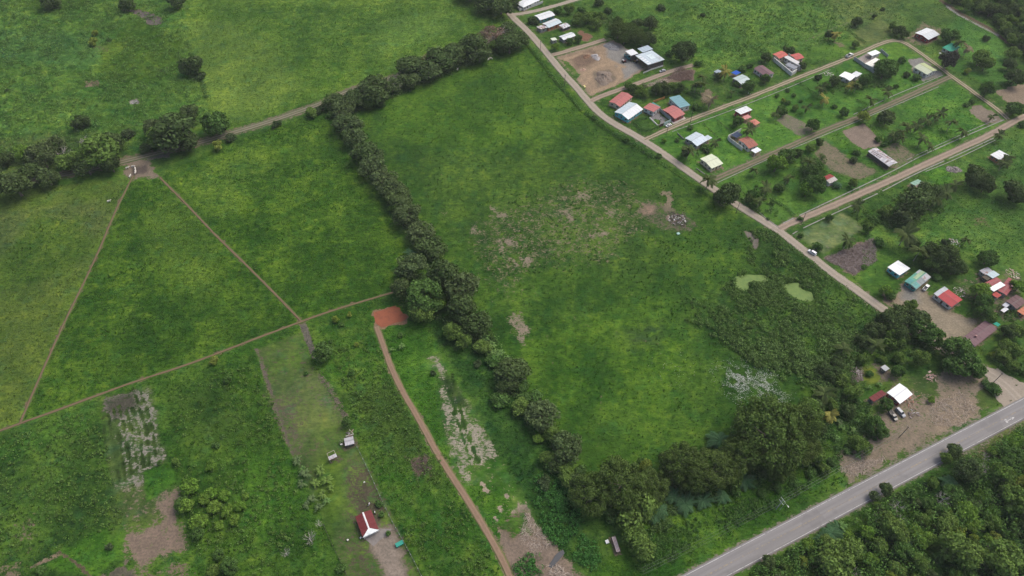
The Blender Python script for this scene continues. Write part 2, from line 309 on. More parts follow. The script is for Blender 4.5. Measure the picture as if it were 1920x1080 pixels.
zone([(800,668),(822,668),(870,735),(915,810),(962,890),(1002,970),(1030,1030),(985,985),(945,925),(905,915),(868,905),(843,850),(824,770),(818,705)], soft=4, wob=2.5, soil=.54, sc=(.30,.27,.22), a=(.065,.11,.03), b=(.07,.115,.035), rough=.15)
zone([(825,710),(845,702),(885,770),(850,760)], soft=3, wob=1.5, soil=.35, a=(.035,.055,.025), b=(.05,.07,.03))
for i in range(2):
    lane([(836+12*i, 700+i*3), (858+11*i, 790+i*3), (880+16*i, 860+i*6)], .7, soft=.7, wob=1.2, soil=.05, a=(.03,.055,.015), b=(.04,.07,.02))
zone([(880,880),(950,860),(985,940),(930,985),(900,950)], soft=4, wob=3, soil=.30, sc=(.36,.29,.22), a=(.052,.12,.016)); 
for q in ((938,955),(930,973),(965,963),(905,908),(912,920),(950,930)): lane([(q[0]-2,q[1]-2),(q[0]+1.5,q[1]+1.5)], 1.3, soil=.75, sc=(.30,.25,.2))
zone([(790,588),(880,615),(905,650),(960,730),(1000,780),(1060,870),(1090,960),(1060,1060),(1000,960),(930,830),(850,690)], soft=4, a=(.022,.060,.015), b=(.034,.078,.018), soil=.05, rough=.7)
zone([(985,950),(1010,990),(1060,1040),(1110,1100),(960,1110),(925,1000),(940,985)], soft=4, wob=2, soil=.82, sc=(.20,.155,.125), rough=.2)
zone([(930,985),(985,960),(1000,1000),(960,1010)], soft=4, soil=.4, sc=(.12,.1,.06), a=(.07,.09,.03))
# ---- highway verge, yard
zone([(1060,1120),(1180,1010),(1260,950),(1400,900),(1570,850),(1600,890),(1290,1078),(1200,1130)], soft=3, a=(.040,.098,.015), b=(.058,.112,.018), rough=.7)
zone([(1580,890),(1560,860),(1640,800),(1660,740),(1745,700),(1840,690),(1895,745),(1600,908)], soft=4, wob=3, soil=.64, sc=(.21,.17,.13), a=(.075,.10,.035), b=(.06,.08,.03), rough=.12)
zone([(1740,770),(1800,740),(1840,760),(1820,800),(1760,810)], soft=5, wob=2, soil=.7, sc=(.26,.205,.15))
zone([(1700,715),(1750,700),(1760,740),(1720,750)], soft=4, a=(.07,.1,.03), soil=.35)
zone([(1840,725),(1870,720),(1885,745),(1850,770),(1830,760)], soft=3, soil=.3, a=(.06,.1,.025))
zone([(1590,690),(1640,680),(1690,700),(1680,720),(1600,720)], soft=4, wob=2, soil=.6, sc=(.17,.14,.11), a=(.12,.13,.03), rough=.2); zone([(1618,690),(1640,692),(1650,712),(1625,722)], soft=2, a=(.15,.16,.03), b=(.13,.14,.03), soil=.1)
zone([(1400,1080),(1600,965),(1800,862),(1930,790),(2300,600),(2300,1300),(1200,1300)], soft=3, a=(.03,.065,.015), b=(.05,.09,.02), soil=.2, sc=(.15,.12,.09), rough=.8)
zone([(1790,850),(1930,775),(1960,790),(1930,830),(1830,870)], soft=3, wob=2, a=(.08,.1,.035), b=(.1,.11,.05), soil=.4, sc=(.24,.18,.13))
# ---- village side
zone([(1090,-80),(1720,-80),(1690,40),(1600,75),(1520,92),(1440,108),(1330,140),(1240,100),(1190,60),(1140,15)], soft=3, a=(.068,.142,.03), b=(.094,.158,.036), rough=.85, mix=.5)
zone([(1500,-60),(1720,-60),(1680,60),(1600,70),(1560,30)], soft=20, wob=6, a=(.085,.13,.04), b=(.1,.135,.045)); zone([(1600,60),(1650,35),(1680,55),(1650,78),(1610,88)], soft=4, a=(.12,.13,.055), b=(.1,.125,.05), soil=.3, sc=(.2,.18,.1), rough=.2)
zone([(1520,90),(1590,75),(1615,92),(1580,105),(1520,122)], soft=3, a=(.07,.135,.022), b=(.075,.14,.025), rough=.3); zone([(1560,78),(1580,76),(1590,90),(1575,92)], soft=3, soil=.6)
zone([(1200,268),(1340,205),(1420,178),(1600,105),(1680,78),(1780,145),(1640,205),(1510,262),(1440,294),(1340,335)], soft=2, a=(.062,.140,.026), b=(.068,.142,.028), soil=.1, rough=.3)
zone([(1340,338),(1515,262),(1640,208),(1785,148),(1890,228),(1740,305),(1620,360),(1465,428),(1400,385)], soft=2, a=(.058,.124,.024), b=(.068,.132,.028), soil=.12, rough=.4)
zone([(1700,190),(1780,152),(1830,185),(1800,205),(1860,235),(1770,285),(1700,270),(1690,240)], soft=4, a=(.062,.146,.024), b=(.074,.150,.028), soil=.05, rough=.5)
zone([(1560,275),(1582,262),(1608,290),(1590,300)], soft=2, a=(.062,.14,.018), b=(.065,.14,.02), soil=0)
zone([(1547,260),(1590,295),(1650,322),(1609,341),(1556,318),(1526,288)], soft=2, wob=1.2, soil=.60, sc=(.175,.15,.105), a=(.085,.105,.045), b=(.09,.11,.05), rough=.06)
zone([(1577,246),(1620,232),(1657,270),(1620,281),(1600,268)], soft=1.5, wob=1, soil=.97, sc=(.22,.175,.145), rough=.1)
zone([(1650,276),(1684,264),(1723,293),(1682,316)], soft=2, wob=1.2, soil=.55, sc=(.175,.15,.105), a=(.08,.105,.045), rough=.06)
zone([(1474,211),(1500,225),(1538,248),(1502,260),(1455,226)], soft=1.5, wob=1, soil=.62, sc=(.175,.16,.12), a=(.09,.11,.055), rough=.05)
zone([(1490,440),(1580,398),(1622,427),(1543,477)], soft=1.5, wob=.8, soil=.35, sc=(.17,.165,.115), a=(.105,.135,.065), b=(.12,.145,.08), rough=.05)
zone([(1545,484),(1600,462),(1640,445),(1644,492),(1600,517)], soft=2, soil=1, sc=(.165,.125,.11), rough=.1)
zone([(1625,400),(1700,355),(1880,265),(2100,190),(2100,470),(1900,480),(1860,500),(1820,470),(1700,500),(1640,510),(1625,440)], soft=3, a=(.056,.122,.024), b=(.076,.135,.032), soil=.12, rough=.65)
zone([(1780,360),(1900,330),(2000,300),(2000,470),(1870,480),(1820,440)], soft=10, wob=4, a=(.056,.115,.024), b=(.066,.122,.028), rough=.7); zone([(1815,410),(1850,398),(1860,425),(1825,430)], soft=6, soil=.5, sc=(.15,.12,.07))
zone([(1730,318),(1770,312),(1795,345),(1760,352)], soft=2, a=(.05,.13,.018), b=(.055,.13,.02), soil=0)
zone([(1620,470),(1690,490),(1700,520),(1650,560),(1610,530)], soft=3, a=(.05,.108,.018), b=(.06,.115,.022), rough=.2, soil=.1)
zone([(1660,580),(1690,540),(1740,548),(1780,588),(1840,600),(1830,625),(1800,645),(1760,648),(1715,602)], soft=3, wob=1.5, soil=.92, sc=(.26,.22,.165), a=(.08,.1,.04), rough=.05)
zone([(1660,585),(1640,565),(1660,545),(1690,560)], soft=2, soil=.85, sc=(.2,.155,.115)); zone([(1690,535),(1725,545),(1720,570),(1690,560)], soft=3, soil=.95, sc=(.21,.2,.185))
zone([(1780,520),(1820,520),(1920,500),(1920,620),(1860,600),(1830,600)], soft=4, soil=.45, sc=(.16,.13,.1), rough=.3)
zone([(1030,105),(1090,85),(1140,70),(1172,88),(1210,130),(1172,152),(1150,162),(1108,180),(1080,150),(1050,118)], soft=2, wob=1.2, soil=1.0, sc=(.275,.205,.145), rough=.05)
zone([(1068,105),(1110,92),(1125,110),(1100,125),(1080,130)], soft=4, wob=2, sc=(.17,.12,.09)); zone([(1135,72),(1170,88),(1206,128),(1172,148),(1160,128),(1138,108)], soft=3, wob=1.2, sc=(.235,.225,.215)); zone([(1110,135),(1145,128),(1160,150),(1120,165)], soft=3, sc=(.185,.15,.115))
zone([(1050,112),(1080,150),(1090,140),(1062,112)], soft=2, soil=.35); zone([(1085,55),(1112,68),(1105,78),(1085,75)], soft=2, soil=.95, sc=(.20,.11,.075))
zone([(1230,150),(1275,122),(1302,133),(1298,150),(1275,155)], soft=2, soil=.95, sc=(.15,.105,.09)); zone([(1195,160),(1260,148),(1270,156),(1210,165)], soft=3, soil=.6, sc=(.18,.14,.1))
zone([(1020,110),(960,50),(1000,30),(1040,80)], soft=3, soil=.25); zone([(1300,170),(1345,150),(1400,165),(1340,198),(1320,205)], soft=3, a=(.055,.10,.024), soil=.3, sc=(.19,.155,.11)); zone([(1310,175),(1330,168),(1335,190),(1320,195)], soft=2, soil=.75)
zone([(1815,205),(1840,196),(1882,224),(1850,234)], soft=1.5, soil=.85, sc=(.21,.175,.14), rough=.05); zone([(1835,185),(1850,178),(1895,210),(1885,222)], soft=2, soil=.5); zone([(1868,172),(1930,155),(1960,180),(1900,205)], soft=2, soil=.92, sc=(.23,.18,.135), rough=.05)
zone([(1700,112),(1730,108),(1770,140),(1730,152),(1715,140)], soft=1.5, soil=.9, sc=(.22,.215,.21), rough=.03)
zone([(1690,75),(1730,40),(1780,60),(1740,85),(1710,88)], soft=4, soil=.55, sc=(.2,.155,.115)); zone([(1655,85),(1690,82),(1720,105),(1680,110)], soft=2, a=(.07,.14,.022), b=(.07,.135,.022), rough=.2, soil=0)
zone([(1775,50),(1800,25),(1840,40),(1890,75),(1880,130),(1920,150),(1860,160),(1790,130)], soft=6, a=(.055,.128,.026), b=(.06,.13,.03)); zone([(1720,10),(1780,15),(1790,35),(1740,45)], soft=6, a=(.085,.12,.035), soil=.25)
zone([(1770,0),(1850,30),(1900,90),(1960,130),(2100,130),(2100,-80),(1700,-80)], soft=3, a=(.03,.065,.02), b=(.04,.08,.02), rough=.9)
lane([(1765,2),(1800,25),(1850,50),(1890,80)], 4, soil=.85, sc=(.1,.075,.05)); lane([(1775,12),(1797,28),(1835,48),(1870,66)], 1.6, soil=1, sc=(.3,.3,.3))
lane([(1645,22),(1620,32),(1560,55),(1500,82)], 2.2, soil=.45, sc=(.16,.15,.1)); lane([(1085,30),(1140,40),(1185,80)], 4, soil=.4)
for q in ([(1085,160),(1095,140),(1120,125),(1150,118),(1170,125)], [(1100,178),(1115,172),(1150,160),(1166,140),(1160,122),(1140,110)], [(1060,112),(1090,100),(1125,104),(1145,120)], [(1090,165),(1104,150),(1108,132),(1130,120)]):
    lane(q, 2.6, soft=1.5, wob=.8, soil=1, sc=(.325,.24,.165))
# ---- trodden verges and flat beds under the roads
for pts, wd, v in ((MAIN, 5.4, 2.0), (TOPRD, 4, 2), (QTRACK, 4, 2), (QENT, 4, 2.), (ROADA, 3.6, 2.2), (ROADB, 4.2, 2.2), (ROADC, 5, 2.)):
    lane(pts, wd+v*2, soft=3, soil=.42, sc=(.21,.175,.13), rough=.18); lane(pts, wd+.9, soft=1.4, wob=.35, flat=1.0)
lane(TRACK, 9, soft=5, soil=.6, sc=(.175,.14,.108), rough=.25); lane(TRACK, 4.6, soft=1.6, flat=1.0)
zone([(236,303),(262,296),(286,304),(299,332),(275,336),(248,339),(230,328)], soft=3, wob=1.6, soil=.72, sc=(.20,.16,.125), rough=.05); zone([(246,312),(275,310),(278,325),(250,328)], soft=3, sc=(.10,.08,.07)); zone([(272,290),(315,283),(318,295),(280,300)], soft=3, soil=.8, sc=(.11,.105,.10))
for pts in (TR1, TR2, TR3): lane(pts, 2.2, soft=2.2, wob=1.0, soil=.55, sc=(.145,.102,.07), rough=.15)
lane(TR2, 1.8, flat=1.0); lane(TR1, 1.8, flat=1.0); lane(TR3, 1.8, flat=1.0)
lane(OPATH, 3.8, soft=2, soil=.62, sc=(.19,.145,.10), rough=.1); lane(OPATH, 3.0, soft=1, flat=1.0)
zone([(700,583),(745,570),(768,594),(760,604),(716,616),(700,600)], soft=1.5, soil=.9, sc=(.26,.15,.09), flat=1.0, rough=0)
HWC = [at(1323,1080), at(1920,765)]; hx, hy = HWC[1][0]-HWC[0][0], HWC[1][1]-HWC[0][1]; hl = math.hypot(hx, hy); HD = (hx/hl, hy/hl); HN = (-HD[1], HD[0])
HWP = [(HWC[0][0]-HD[0]*400, HWC[0][1]-HD[1]*400), (HWC[1][0]+HD[0]*700, HWC[1][1]+HD[1]*700)]
idx = near(HWP, 14); dd = pdist(HWP, idx); apply(idx, 1-sstep(4.2, 6.5, dd+.5*WOB2[idx]), soil=.5, sc=(.2,.18,.15), rough=.15); apply(idx, 1-sstep(3.9, 5.0, dd), flat=1.0)
POND1 = [(1379,520),(1392,516),(1415,515),(1432,515),(1442,522),(1436,530),(1418,528),(1406,530),(1404,542),(1392,546),(1380,540)]
POND2 = [(1468,534),(1485,530),(1498,530),(1503,540),(1512,546),(1522,548),(1527,562),(1512,566),(1492,560),(1478,550),(1470,545)]
for q in (POND1, POND2): zone(q, soft=1.5, wob=.5, flat=1, rough=0, dz=-.3)
zone([(1030,1052),(1042,1038),(1056,1030),(1060,1036),(1048,1050),(1036,1065),(1028,1064)], soft=1, wob=.3, flat=1, rough=0, dz=-.5)
# ------------------------------------------------------------------ table of buildings: eave corners A, B, C (A-B runs along the ridge)
WH=(.62,.65,.66); WH2=(.53,.57,.59); LB=(.46,.54,.58); RED=(.38,.145,.135); RED2=(.35,.062,.065); MAR=(.135,.03,.032); PUR=(.155,.095,.105); BRN=(.125,.075,.078)
TEAL=(.07,.26,.245); BTEAL=(.15,.29,.325); PGR=(.36,.42,.22); CRM=(.56,.61,.46); GRN=(.045,.30,.20); GRY=(.33,.36,.38); RUST=(.22,.09,.055); RRED=(.30,.125,.095)
wWH=(.62,.62,.60); wCR=(.60,.53,.40); wCY=(.10,.45,.52); wRD=(.28,.05,.05); wOR=(.42,.17,.09); wPK=(.48,.28,.25); wYL=(.50,.46,.17); wGY=(.30,.30,.29); wDK=(.10,.09,.085); wTL=(.08,.30,.30)
HS = [ # name, label, eave corners, eave height, kind, pitch, roof colour, roof 2, rust, wall colour, opts
 ('house','white hip roofed house at the very top of the village road',(967,6),(998,-8),(1008,2),2.9,'hip',.25,WH,None,.1,wWH,{}),
 ('house','white roofed house with teal walls, topmost of the row by the gravel road',(1001.7,29.2),(1030,20),(1036.7,30),2.7,'gable',.2,WH,WH,.1,wTL,{}),
 ('house','pale blue roofed house with orange front wall near the top of the gravel road',(1016.7,44.2),(1041.7,34.2),(1050.8,43.3),2.7,'gable',.2,WH2,LB,.1,wOR,{}),
 ('shed','small rusty shed on the road side of the orange walled house',(1005.8,50),(1019.2,45.8),(1024.2,53.3),2.3,'shed',.1,WH2,None,.75,wGY,{}),
 ('shed','rust streaked white shed at the right end of the orange walled house',(1047.5,47.5),(1060.8,42.5),(1068.3,49.2),2.4,'gable',.15,WH2,WH2,.6,wDK,{'open':1}),
 ('house','white and grey gabled house beside the yard entrance below the orange walled house',(1047.5,68.3),(1070.8,60),(1078.3,67.5),2.6,'gable',.22,WH2,WH,.1,wGY,{}),
 ('shed','tiny white shed next to a round bush by the gravel road',(1031.7,71.7),(1040.8,70),(1044.2,75.8),2.2,'shed',.12,(.55,.6,.5),None,.3,wGY,{}),
 ('warehouse','large pale metal roofed warehouse beside the gravel yard',(1191,104),(1222,94),(1245,113.7),4.2,'shed',.05,LB,None,.18,wDK,{'open':1,'patch':1}),
 ('shed','bluish metal roof adjoining the upper edge of the big warehouse',(1195,91),(1214.5,84.6),(1221.5,93.6),4.4,'shed',.05,(.36,.44,.50),None,.15,wDK,{'open':1}),
 ('shed','clean white roof jutting from the left side of the big warehouse',(1172.3,95.7),(1186,91.5),(1196,101),4.6,'shed',.04,WH,None,.05,wDK,{'open':1}),
 ('house','faded red roofed house at the corner below the gravel yard',(1141.7,190.8),(1165.8,171.7),(1185,182.5),2.7,'gable',.2,RED,RED,.3,wCR,{}),
 ('house','white gabled house with bright cyan walls on the gravel road bend',(1151.7,210),(1180,190.8),(1203.3,206.7),2.8,'gable',.25,LB,WH,.04,wCY,{}),  # left slope darker, right one whiter: side light put into the roof colours
 ('house','small red roofed white house at the back of the grey paved court',(1205.8,201.7),(1219.2,192.5),(1231.7,207.5),2.8,'shed',.1,RED,None,.15,wWH,{}),
 ('shed','narrow teal metal roof beside the small red roof of the paved court',(1220.5,193.5),(1224.5,191.5),(1234.5,203.5),2.5,'shed',.06,TEAL,None,.15,wGY,{'open':1}),
 ('house','blue green roofed house with a high white side wall',(1254,184),(1274.5,203.5),(1295,197.5),3.4,'shed',.07,BTEAL,None,.1,wWH,{}),
 ('house','pink red roofed house facing the lane beside the paved court',(1241.7,205.8),(1261.7,196.7),(1281.7,215),2.9,'gable',.15,RED,RED,.06,wRD,{}),
 ('house','silver roofed house with stepped roof at the corner of the lane',(1284,259),(1305,247),(1328,262),2.7,'gable',.18,LB,(.5,.58,.64),.12,wGY,{}),
 ('shed','small silver lean-to roof at the right end of the stepped roof house',(1319,257),(1327,253),(1333,260.5),2.4,'shed',.08,LB,None,.1,wGY,{'open':1}),
 ('house','white roofed house with dark red walls on the grassy lot',(1377.5,206.7),(1399.2,198.3),(1407.5,208.3),3.6,'shed',.08,WH,None,.25,wRD,{}),
 ('shed','pink roofed porch below the dark red walled house',(1389,219.5),(1402,214.5),(1408,221),2.4,'shed',.1,(.52,.25,.24),None,.5,wPK,{'open':1}),
 ('kiosk','round salmon roofed gazebo below the dark red walled house',(1405,227),(1415,222.5),(1424,231),2.4,'hip',.3,(.46,.18,.13),None,.1,wPK,{'open':1}),
 ('house','grey green roofed house half hidden by a round tree by the lane',(1373.3,146.7),(1391.7,139.2),(1406.7,151.7),2.7,'gable',.15,(.38,.46,.45),(.42,.5,.5),.08,wGY,{}),
 ('tarpaulin_shelter','bright blue tarpaulin shelter behind the grey green roof',(1371,136),(1380,131.5),(1386,138.5),2.3,'shed',.1,(.02,.09,.42),None,.02,wGY,{'open':1}),
 ('shed','small grey blue shed among palms at the edge of the upper pasture',(1338,134),(1346,130),(1351,137),2.3,'shed',.1,(.3,.36,.42),None,.2,wGY,{}),
 ('house','dark purple brown roofed house left of the white walled compound',(1430,122),(1452.5,137.5),(1434,143),2.8,'gable',.2,PUR,PUR,.05,wWH,{}),
 ('house','red roofed wing at the left back of the white walled compound',(1448.3,101.7),(1465,95),(1475,104.2),3.0,'gable',.15,(.46,.13,.10),(.42,.11,.09),.05,wCR,{}),
 ('house','red roofed wing at the right back of the white walled compound',(1481,103),(1497,99),(1507.5,108.5),3.0,'gable',.15,(.44,.11,.10),(.40,.10,.09),.05,wCR,{}),
 ('house','grey flat roofed cube at the front of the white walled compound',(1472,121),(1479,117),(1490,129.5),3.2,'flat',.02,(.23,.25,.28),None,.1,(.72,.72,.71),{}),
 ('shed','long white flat roof along the right wall of the white compound',(1470,107),(1477,104),(1502,125),3.0,'shed',.04,(.55,.55,.55),None,.1,wWH,{'rot':1}),
 ('house','brilliant white roofed house with leafy trees at both sides',(1573,142),(1584,134),(1600,147),2.8,'gable',.12,(.8,.82,.83),(.8,.82,.83),.02,wWH,{}),
 ('house','white roofed annex at the right of the brilliant white house',(1594,140),(1605,133.3),(1613.3,140.8),2.6,'shed',.1,WH,None,.1,wWH,{}),
 ('carport','small white flat carport inside the grey walled yard',(1625.8,99.2),(1641.7,93.3),(1649.2,100),2.6,'shed',.03,(.78,.8,.8),None,.02,wWH,{'open':1}),
 ('house','cream white flat roofed house inside the grey walled yard',(1621.7,119),(1641.7,108),(1659,121),2.8,'shed',.04,(.72,.72,.66),None,.04,wWH,{}),
 ('house','white gabled house with red walls at the bend of the lane',(1715.8,61.7),(1737.5,52),(1758.3,66.7),3.0,'gable',.16,WH,WH2,.05,wRD,{}),
 ('house','green roofed white cottage beside a dark round tree',(1766.7,89),(1784.2,80),(1796.7,90.8),2.7,'hip',.3,GRN,None,.05,wWH,{}),
 ('house','pale green roofed white house on grey paving by the lane corner',(1732.5,117.5),(1757.5,131.7),(1740,141),3.0,'gable',.2,PGR,(.45,.50,.36),.08,wWH,{}),
 ('house','cream roofed cream walled house at the corner of the gravel road',(1312.5,297.5),(1334.2,288.3),(1354.2,307.5),3.0,'gable',.16,CRM,CRM,.08,wCR,{}),
 ('house','rusty red roofed house behind a small white carport',(1384.2,261.7),(1401.7,255),(1422.5,271.7),3.0,'gable',.15,RRED,RRED,.35,wWH,{}),
 ('carport','small white carport at the front of the rusty red roof',(1408,281.7),(1420,275.8),(1427,282.2),2.5,'shed',.04,(.66,.7,.74),None,.05,wWH,{'open':1}),
 ('shed','dark blue tarpaulin roof inside the white walled back yard',(1371,252.5),(1383,246.5),(1391,254),2.4,'shed',.05,(.04,.06,.11),None,.1,wGY,{'open':1}),
 ('barn','long barn with rust striped grey roof on the bare brown lot',(1643,276.4),(1683.2,305),(1668,313),3.0,'gable',.16,(.46,.46,.49),(.42,.42,.45),.45,wDK,{'open':1,'stripes':1}),
 ('house','small rust red roofed cottage on the bare lot by the lane',(1541,333),(1556,326),(1571,337),2.6,'gable',.18,(.25,.05,.05),(.40,.38,.36),.35,wWH,{}),
 ('house','small yellow walled house with green and brown roof across the lane',(1706,343),(1721,336),(1739.5,347.6),2.7,'gable',.2,(.22,.36,.28),(.20,.17,.14),.15,wYL,{}),
 ('house','small white roofed orange walled cottage near the right edge',(1856.6,290),(1873.8,281),(1886.4,294.8),2.7,'shed',.05,WH,None,.05,wOR,{}),
 ('house','plain white roofed house with cyan walls below the brush heap',(1664,500.8),(1684,488),(1705,505),2.7,'shed',.06,(.74,.77,.77),None,.03,wCY,{}),
 ('house','patchwork green and grey metal roofed house beside a white pickup',(1695.8,527.5),(1724,505),(1745.8,520),2.6,'gable',.18,(.13,.34,.25),(.24,.27,.27),.3,wTL,{'patch2':1}),
 ('house','bright red roofed house with a grey strip along its left end',(1771,537),(1805,562),(1783,575),2.8,'gable',.14,RED2,RED2,.06,wWH,{'strip':1}),
 ('shed','grey and rust striped sheds at the top of the right hand cluster',(1836,507),(1852,500.5),(1862,510),2.5,'shed',.08,(.36,.38,.42),None,.6,wGY,{}),
 ('shed','pale blue metal roofed shed in the right hand cluster of red roofs',(1849.5,514),(1863,507),(1870.5,517.6),2.8,'shed',.08,(.42,.52,.56),None,.06,wGY,{}),
 ('shed','brown boarded small roof left of the pale blue shed',(1841,519),(1850,514.5),(1857,523),2.3,'shed',.1,(.10,.085,.065),None,.3,wDK,{}),
 ('house','dull red roof at the left of the right hand cluster',(1844.4,531),(1868.5,519.5),(1880,527),2.6,'gable',.12,(.30,.085,.09),(.27,.08,.085),.1,wGY,{}),
 ('house','wide dull red roof at the right of the cluster with a round water cap',(1871,545),(1891,520),(1904,533),2.7,'gable',.12,(.28,.085,.09),(.26,.075,.08),.1,wGY,{}),
 ('shed','clean white metal roof laid across the dull red roofs',(1854,540),(1876,528),(1887,534),3.5,'shed',.05,(.76,.79,.8),None,.02,wGY,{'open':1}),
 ('shed','small red roofed lean-to below the white roof of the cluster',(1859,552),(1867,546.5),(1876,555),2.4,'shed',.1,(.36,.07,.06),None,.15,wGY,{}),
 ('house','dark brown roofed house cut by the right edge of the picture',(1886,564.8),(1905.6,552),(1926,566),2.8,'gable',.14,BRN,BRN,.1,wGY,{}),
 ('shed','small grey sheet roof left of the dark brown roof',(1879,572),(1886,566),(1893,572),2.3,'shed',.1,(.45,.47,.52),None,.2,wGY,{'open':1}),
 ('shed','lower pale sheet roof left of the dark brown roof',(1876,581.5),(1885,575.5),(1891,580.5),2.2,'shed',.1,(.6,.62,.64),None,.25,wGY,{'open':1}),
 ('shed','orange roofed lean-to below the dark brown roof',(1907,583),(1922,573),(1932,584),2.4,'shed',.1,(.42,.16,.09),None,.1,wOR,{}),
 ('house','large mauve brown hip roofed house by the dirt yard',(1805.4,632.9),(1847,600.6),(1871,616),2.8,'gable',.18,PUR,PUR,.04,wWH,{}),
 ('shed','small bright green roof behind the mauve brown house',(1861,606),(1866,602),(1876,608.5),2.3,'shed',.08,(.02,.30,.22),None,.03,wGY,{'open':1}),
 ('house','bright white gabled house by the highway with maroon annex',(1662.7,736),(1686.7,718.3),(1711.7,739),2.9,'gable',.16,(.72,.75,.77),(.8,.82,.83),.02,wRD,{}),  # upper-left slope greyer than the other: shading painted into the white
 ('shed','maroon roofed annex left of the bright white gabled house',(1629,745.4),(1653,730.8),(1664,738),2.5,'shed',.08,MAR,None,.2,wGY,{}),
 ('shed','small grey sheet roofed hut among trees above the white gabled house',(1651,688.5),(1659,683.5),(1668,691.5),2.2,'shed',.08,(.4,.42,.43),None,.15,wDK,{}),
 ('house','small maroon roofed house with white porch on the lower lot',(666,969),(680,1007),(709,990),2.7,'gable',.22,MAR,MAR,.05,wWH,{'ridgewhite':1,'porch':1}),
 ('shed','small weathered sheet metal hut at the lot fence',(645,822),(662,817.5),(666.5,831),2.1,'gable',.15,(.36,.36,.38),(.42,.42,.45),.3,wDK,{}),
 ('shed','half roofed open timber frame on the mown lot',(615,857),(629.5,850),(632,856.5),2.2,'shed',.12,(.40,.40,.43),None,.35,wGY,{'open':1,'frame':1}),
 ('shed','long narrow weathered shelter beside the olive tree by the highway',(1146.6,1007),(1156,1035.5),(1163,1032.5),2.0,'shed',.05,(.26,.22,.225),None,.5,wDK,{'open':1,'strips':1}),
]
def frame(a, b, c, z):
    PA, PB, PC = (np.array(at(*p, z)) for p in (a, b, c))
    ux = PB-PA; L = np.hypot(*ux); ux /= L; v = PC-PB; uy = v-(v@ux)*ux; W = np.hypot(*uy); uy /= W
    ctr = PA+ux*L/2+uy*W/2; s = 1 if ux[0]*uy[1]-ux[1]*uy[0] > 0 else -1
    return ctr, L, W, math.atan2(ux[1], ux[0]), s
for h in HS:                                  # trodden earth round each building
    ctr, L, W, yaw, s = frame(h[2], h[3], h[4], h[5])
    pts = [tuple(ctr)]*2; idx = near(pts, max(L, W)+4); dx = X[idx]-ctr[0]; dy = Y[idx]-ctr[1]
    lx = np.abs(dx*math.cos(yaw)+dy*math.sin(yaw))-L/2; ly = np.abs(-dx*math.sin(yaw)+dy*math.cos(yaw))-W/2
    d = np.maximum(lx, ly)+.8*WOB2[idx]
    apply(idx, 1-sstep(-.5, 2.6, d), soil=.6, rough=0.0); apply(idx, 1-sstep(-.5, .5, d), flat=1.0)

# ------------------------------------------------------------------ build the ground sheet
amp = RGH*(.25*fbm(X, Y, 1.6, 1, 2)+.55*fbm(X, Y, 5.5, 3, 2)*np.clip(RGH, 0, 1))
amp = amp+np.clip(RGH-.7, 0, .45)*3.2*(1-np.abs(2*fbm(X, Y, 5.0, 6, 2)-1))**2
Z = (amp-.12*RGH)*.9*(1-FLAT)-.10*FLAT+DZ
far = (np.abs(X) > 600) | (Y < 30) | (Y > 640); Z[far] = 0
ii = np.arange(NRW*NCL).reshape(NRW, NCL)
F = np.stack([ii[:-1, :-1], ii[:-1, 1:], ii[1:, 1:], ii[1:, :-1]], -1).reshape(-1, 4)
SCOL *= np.array([.90,.92,.90]); A *= np.array([.66,.82,.60]); B *= np.array([.98,1.08,.78])
gm = mesh_np('ground', np.stack([X, Y, Z], 1), F)
gm.polygons.foreach_set('use_smooth', np.ones(len(F), bool))
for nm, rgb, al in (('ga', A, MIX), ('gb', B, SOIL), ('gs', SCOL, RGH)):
    a_ = gm.attributes.new(nm, 'FLOAT_COLOR', 'POINT'); a_.data.foreach_set('color', np.concatenate([rgb, al[:, None]], 1).astype(np.float32).ravel())
